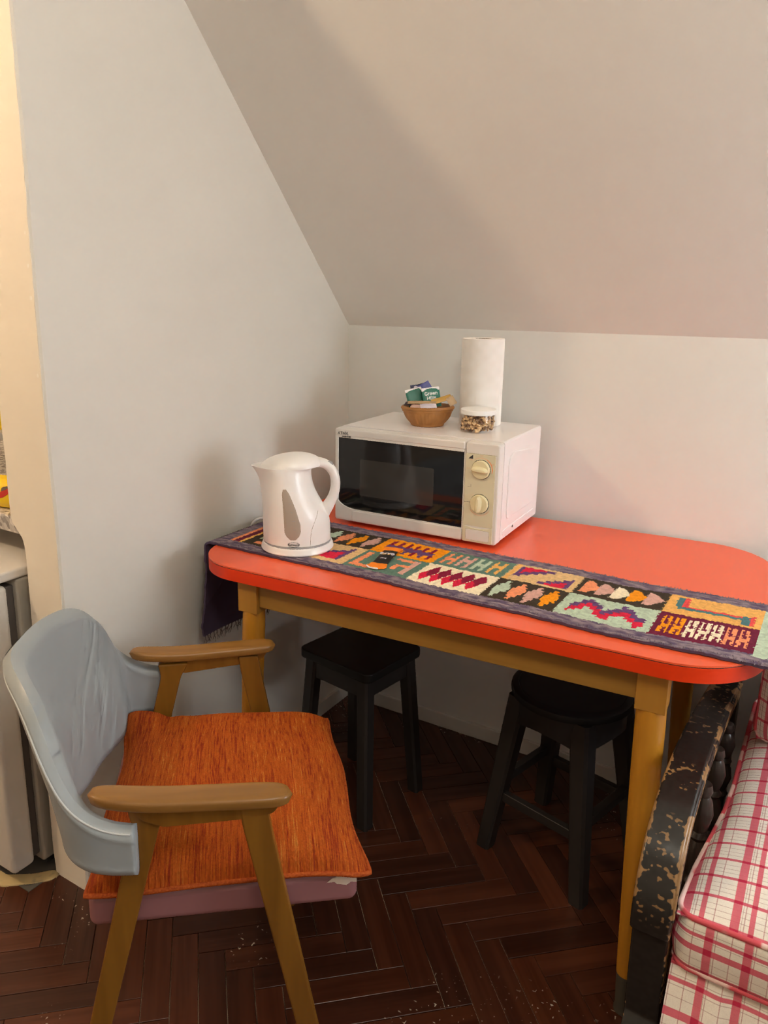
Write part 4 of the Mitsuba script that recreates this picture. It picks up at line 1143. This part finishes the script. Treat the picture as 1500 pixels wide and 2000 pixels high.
# ------------------------------------------------------------------ sofa
sf = thing('sofa', 'dark worn wooden frame of an old sofa with a red plaid valance beside the table', 'sofa')
armp = [(-.150, .468), (-.30, .500), (-.45, .530), (-.60, .553), (-.70, .562), (-.78, .560), (-.85, .545), (-.905, .515), (-.940, .468), (-.953, .420), (-.950, .385), (-.938, .385), (-.900, .415), (-.870, .462), (-.82, .502), (-.72, .517), (-.60, .508), (-.45, .486), (-.30, .456), (-.15, .424)]
part(sf, 'arm_rail', prism(round_poly(armp, .02, 4), ARM_X0, ARM_X1, .006, 3), 'm_worn', 40, YZ, label='black painted arm worn down to ochre wood along its rims')
postp = [(-.942, .40), (-.936, .27), (-.930, .215), (-.948, .195), (-.950, .0), (-.885, .0), (-.882, .20), (-.880, .42)]
part(sf, 'front_post', prism(round_poly(postp, .006, 3), ARM_X0 + .003, ARM_X1 - .003, .004, 2), 'm_worn', 35, YZ)
part(sf, 'arm_edge', tube(spline([(ARM_X1 - .001, y, z - .004) for y, z in ((-.16, .466), (-.45, .527), (-.60, .549), (-.70, .557), (-.78, .555), (-.85, .54), (-.90, .512), (-.934, .466), (-.944, .425))], 50), .004, 8), 'm_worn', True)
part(sf, 'back_post', rbox(ARM_X0 + .003, ARM_X1 - .003, -.165, -.105, 0, .60, .004), 'm_dark_wood', 30)
part(sf, 'side_rail', rbox(ARM_X0 + .012, ARM_X1 - .012, -.89, -.15, .235, .30, .004), 'm_dark_wood', 30)
for y, zt in ((-.40, .482), (-.555, .507), (-.71, .522)):
    h = zt - .292
    pr_ = [(0, 0), (.012, 0), (.013, .1), (.018, .16), (.012, .2), (.015, .25), (.021, .36), (.018, .47), (.012, .52), (.0175, .56), (.012, .6), (.016, .66), (.020, .76), (.016, .86), (.011, .9), (.015, .94), (.012, 1.0), (0, 1.0)]
    part(sf, 'baluster', xf(lathe([(r, t * h) for r, t in pr_], 20), frame(1.196, y, .292)), 'm_dark_wood', 45)
part(sf, 'seat_base', rbox(1.222, 1.86, -.915, -.13, .20, .334, .006), 'm_dark_wood', 30)
part(sf, 'back_panel', rbox(1.262, 1.86, -.115, -.045, .20, .735, .01), 'm_dark_wood', 30)
part(sf, 'arm_rail', xf(prism(round_poly(armp, .02, 4), 1.868, 1.928, .006, 3), YZ), 'm_dark_wood', 40)
part(sf, 'front_post', xf(prism(round_poly(postp, .006, 3), 1.871, 1.925, .004, 2), YZ), 'm_dark_wood', 35)
# pleated valance
nxs, nzs = 121, 26
vx = np.linspace(0, 1, nxs); vz = np.linspace(0, 1, nzs); VX, VZ = np.meshgrid(vx, vz, indexing='ij')
sx_ = 1.2005 + (1.86 - 1.2005) * VX
def pleat(x): 
    d = ((x - 1.2065 - .068) % .17) / .17
    return .010 * np.exp(-((d) ** 2) / .004) + .010 * np.exp(-((1 - d) ** 2) / .02)
yy_ = -.921 - .15 * VZ ** .9 - pleat(sx_) * (.35 + VZ) - .004 * np.sin(sx_ * 60) * VZ
zz_ = .338 - .285 * VZ - .004 * np.sin(sx_ * 30)
xs_ = sx_ - .004 * VZ * (1 - VX) * 0
P0 = np.stack([xs_, yy_, zz_], -1); P1 = P0 + [0, .004, 0]
def sheet(P0, P1, uv):
    a_, b_ = P0.shape[:2]; i_ = np.arange(a_ * b_).reshape(a_, b_); q = np.stack([i_[:-1, :-1], i_[1:, :-1], i_[1:, 1:], i_[:-1, 1:]], -1).reshape(-1, 4); n = a_ * b_
    r_ = np.r_[i_[0, :], i_[1:, -1], i_[-1, -2::-1], i_[-2:0:-1, 0]]; rn = np.roll(r_, -1)
    f = np.vstack([q[:, [0, 1, 2]], q[:, [0, 2, 3]], q[:, [2, 1, 0]] + n, q[:, [3, 2, 0]] + n, np.c_[r_, rn + n, rn], np.c_[r_, r_ + n, rn + n]])
    m = trimesh.Trimesh(np.vstack([P0.reshape(-1, 3), P1.reshape(-1, 3)]), f, process=False)
    if m.volume < 0: m.invert()
    return m, np.tile(uv.reshape(-1, 2), (2, 1))
arcx = np.cumsum(np.r_[0, np.hypot(np.diff(sx_[:, 8]), np.diff(yy_[:, 8]))])
m_, u_ = sheet(P0, P1, np.stack([np.repeat(arcx[:, None], nzs, 1) + .012, .345 - zz_], -1))
part(sf, 'valance', m_, 'm_plaid_front', True, uv=u_, label='pleated red and cream plaid valance')
part(sf, 'valance_hem', tube([(x, -.9225 - pleat(x) * .35 - .001, .336) for x in np.linspace(1.2015, 1.86, 80)], .003, 8), 'm_plaid_pipe', True)

# sofa seat cushion: crowned top, boxed front, piping between
sc_ = thing('sofa_seat_cushion', 'boxed red and cream plaid seat cushion on the sofa', 'cushion')
x0, x1, y0, y1, zb, zt = 1.2005, 1.855, -.934, -.15, .341, .432
def skew(x, y): return x + .030 * sstep(-.93, -.55, y) * (x1 - x) / (x1 - x0)
nu_, nv_ = 61, 75
U, V_ = np.meshgrid(np.linspace(0, 1, nu_), np.linspace(0, 1, nv_), indexing='ij')
def crown(U, V):
    return .040 * (1 - np.abs(2 * U - 1) ** 5) ** .55 * (1 - np.abs(2 * V - 1) ** 5) ** .55 + .004 * (meshkit.noise(np.stack([U * 4, V * 4, U * 0], -1)) - .5)
XX = x0 + (x1 - x0) * U; YY = y0 + (y1 - y0) * V_
XX = skew(XX, YY)
P0 = np.stack([XX, YY, zt + np.clip(crown(U, V_), 0, 1)], -1)
m_, u_ = sheet(P0, np.stack([XX, YY, np.full(U.shape, zt - .002)], -1), np.stack([XX - x0 - .004, YY - y0], -1))
part(sc_, 'top_panel', m_, 'm_plaid', True, uv=u_)
bx = rrect(x0, x1, y0, y1, .028, 10)
bx = np.vstack([np.linspace(bx[i], bx[(i + 1) % len(bx)], 9)[:-1] if np.linalg.norm(bx[i] - bx[(i + 1) % len(bx)]) > .1 else bx[i:i + 1] for i in range(len(bx))])
bx[:, 0] = skew(bx[:, 0], bx[:, 1]); nb_ = len(bx)
d_ = np.r_[0, np.cumsum(np.linalg.norm(np.diff(bx, axis=0), axis=1))]
zs = np.linspace(zb, zt, 9); bl = .007
rings = [np.c_[offset_poly(bx, -bl * math.sin(math.pi * (z - zb) / (zt - zb))), np.full(nb_, z)] for z in zs]
bm = loft(rings); uvb = np.vstack([np.vstack([np.c_[d_ + .02, np.full(nb_, z - .322)] for z in zs]), [[0, 0], [0, 0]]])
part(sc_, 'boxing', bm, 'm_plaid_front', True, uv=uvb, label='plaid boxing strip round the cushion')
for z in (zt + .001, zb + .002):
    part(sc_, 'piping', closed_tube(np.c_[offset_poly(bx, .0005), np.full(nb_, z)], .0042, 8), 'm_plaid_pipe', True)
# back cushion standing on it
bc = thing('sofa_back_cushion', 'upright red and cream plaid back cushion at the right of the table end', 'cushion')
bw, bh, bt_ = .56, .238, .20
BCM = frame(1.2455 + bw / 2, -.345, .4665, 0)
U, V_ = np.meshgrid(np.linspace(0, 1, 41), np.linspace(0, 1, 41), indexing='ij')
bul = .035 * (1 - np.abs(2 * U - 1) ** 4) ** .6 * (1 - np.abs(2 * V_ - 1) ** 4) ** .6
P0 = np.stack([(U - .5) * bw * (1 - .02 * np.abs(2 * V_ - 1) ** 8), -bt_ / 2 + .045 - bul, V_ * bh], -1)
m_, u_ = sheet(P0, P0 * [1, 0, 1] + [0, -bt_ / 2 + .048, 0], np.stack([U * bw + .01, V_ * bh], -1))
part(bc, 'front_panel', m_, 'm_plaid', True, BCM, uv=u_)
part(bc, 'boxing', rbox(-bw / 2, bw / 2, -bt_ / 2 + .047, bt_ / 2 - .02, 0, bh, .012, 1), 'm_plaid_front', 40, BCM)
part(bc, 'piping', closed_tube([(x, -bt_ / 2 + .046, z) for x, z in rrect(-bw / 2, bw / 2, 0, bh, .03, 8)], .004, 8), 'm_plaid_pipe', True, BCM)

# ------------------------------------------------------------------ kitchen beyond the partition
ctp = thing('granite_counter', 'speckled grey granite worktop in the kitchen left of the partition', 'worktop')
put(ctp, rbox(-1.45, -.152, -1.062, -.45, .822, .860, .004), 'm_granite', 30)
fg = thing('refrigerator', 'off-white small refrigerator under the granite worktop', 'refrigerator')
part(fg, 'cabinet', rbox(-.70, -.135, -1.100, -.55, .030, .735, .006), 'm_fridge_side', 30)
part(fg, 'top', rbox(-.705, -.133, -1.168, -.55, .737, .760, .006), 'm_fridge', 30, label='overhanging worn top')
part(fg, 'door', rbox(-.70, -.137, -1.175, -1.118, .040, .728, .012, 2), 'm_fridge', 40)
part(fg, 'door_seal', rbox(-.69, -.147, -1.1185, -1.099, .050, .722, .003), 'm_seal', 30)
for x in (-.17, -.66):
    part(fg, 'foot', rbox(x - .016, x + .016, -1.08, -1.04, .003, .031, .004), 'm_rubber', 30)
struct('trim_1', prism(round_poly([(-1.45, -1.185), (-.18, -1.185), (-.125, -1.140), (-.100, -1.108), (-.100, -1.080), (-.122, -1.084), (-.150, -1.118), (-.20, -1.155), (-1.45, -1.158)], .008, 4), -.004, .004, .002), 'm_thresh', 30, label='yellowed threshold strip at the foot of the kitchen opening')
struct('trim_2', box(-1.45, -.112, -1.16, -.40, -.004, .002), 'm_concrete', False, label='bare dark concrete under the refrigerator')
struct('wall_pantry', box(-1.6, -.155, -.40, -.36, 0, 1.3), 'm_room', False)
yb = thing('yellow_packet', 'bright yellow food packet with a red and grey print lying on the granite worktop', 'packet')
YM = frame(-.262, -1.012, .860, 8)
rings = []
for t in np.linspace(0, 1, 13):
    e = (1 - abs(2 * t - 1) ** 4) ** .5
    aa = np.linspace(0, 2 * math.pi, 28, endpoint=False)
    rings.append(np.c_[np.full(28, -.09 + .17 * t), .036 * np.sign(np.cos(aa)) * np.abs(np.cos(aa)) ** .7 * (.75 + .25 * e), .034 + (.033 * e + .001) * np.sign(np.sin(aa)) * np.abs(np.sin(aa)) ** .8])
part(yb, 'bag', loft(rings), 'm_yellow', 50, YM)
part(yb, 'print', prism(round_poly([(-.05, .018), (.02, .030), (.052, .050), (.046, .056), (.012, .042), (-.05, .036)], .006, 3), .0335, .0368, .0003, 1), 'm_red', 30, YM @ FZ)
part(yb, 'print', prism(round_poly([(.014, .040), (.052, .056), (.058, .052), (.054, .062), (.02, .054)], .004, 3), .0335, .0364, .0003, 1), 'm_brown', 30, YM @ FZ)
sh = thing('wall_shelf', 'thin grey kitchen shelf on the wall above the worktop', 'shelf')
put(sh, rbox(-1.3, -.30, -.93, -.78, .985, 1.003, .003), 'm_grey', 30)
jb = thing('yellow_tin', 'tall yellow tin on the kitchen shelf at the left edge', 'tin')
put(jb, xf(lathe([(0, 0), (.05, 0), (.052, .004), (.052, .15), (.046, .17), (0, .172)], 32), frame(-.475, -.87, 1.003)), 'm_yellow', 35)
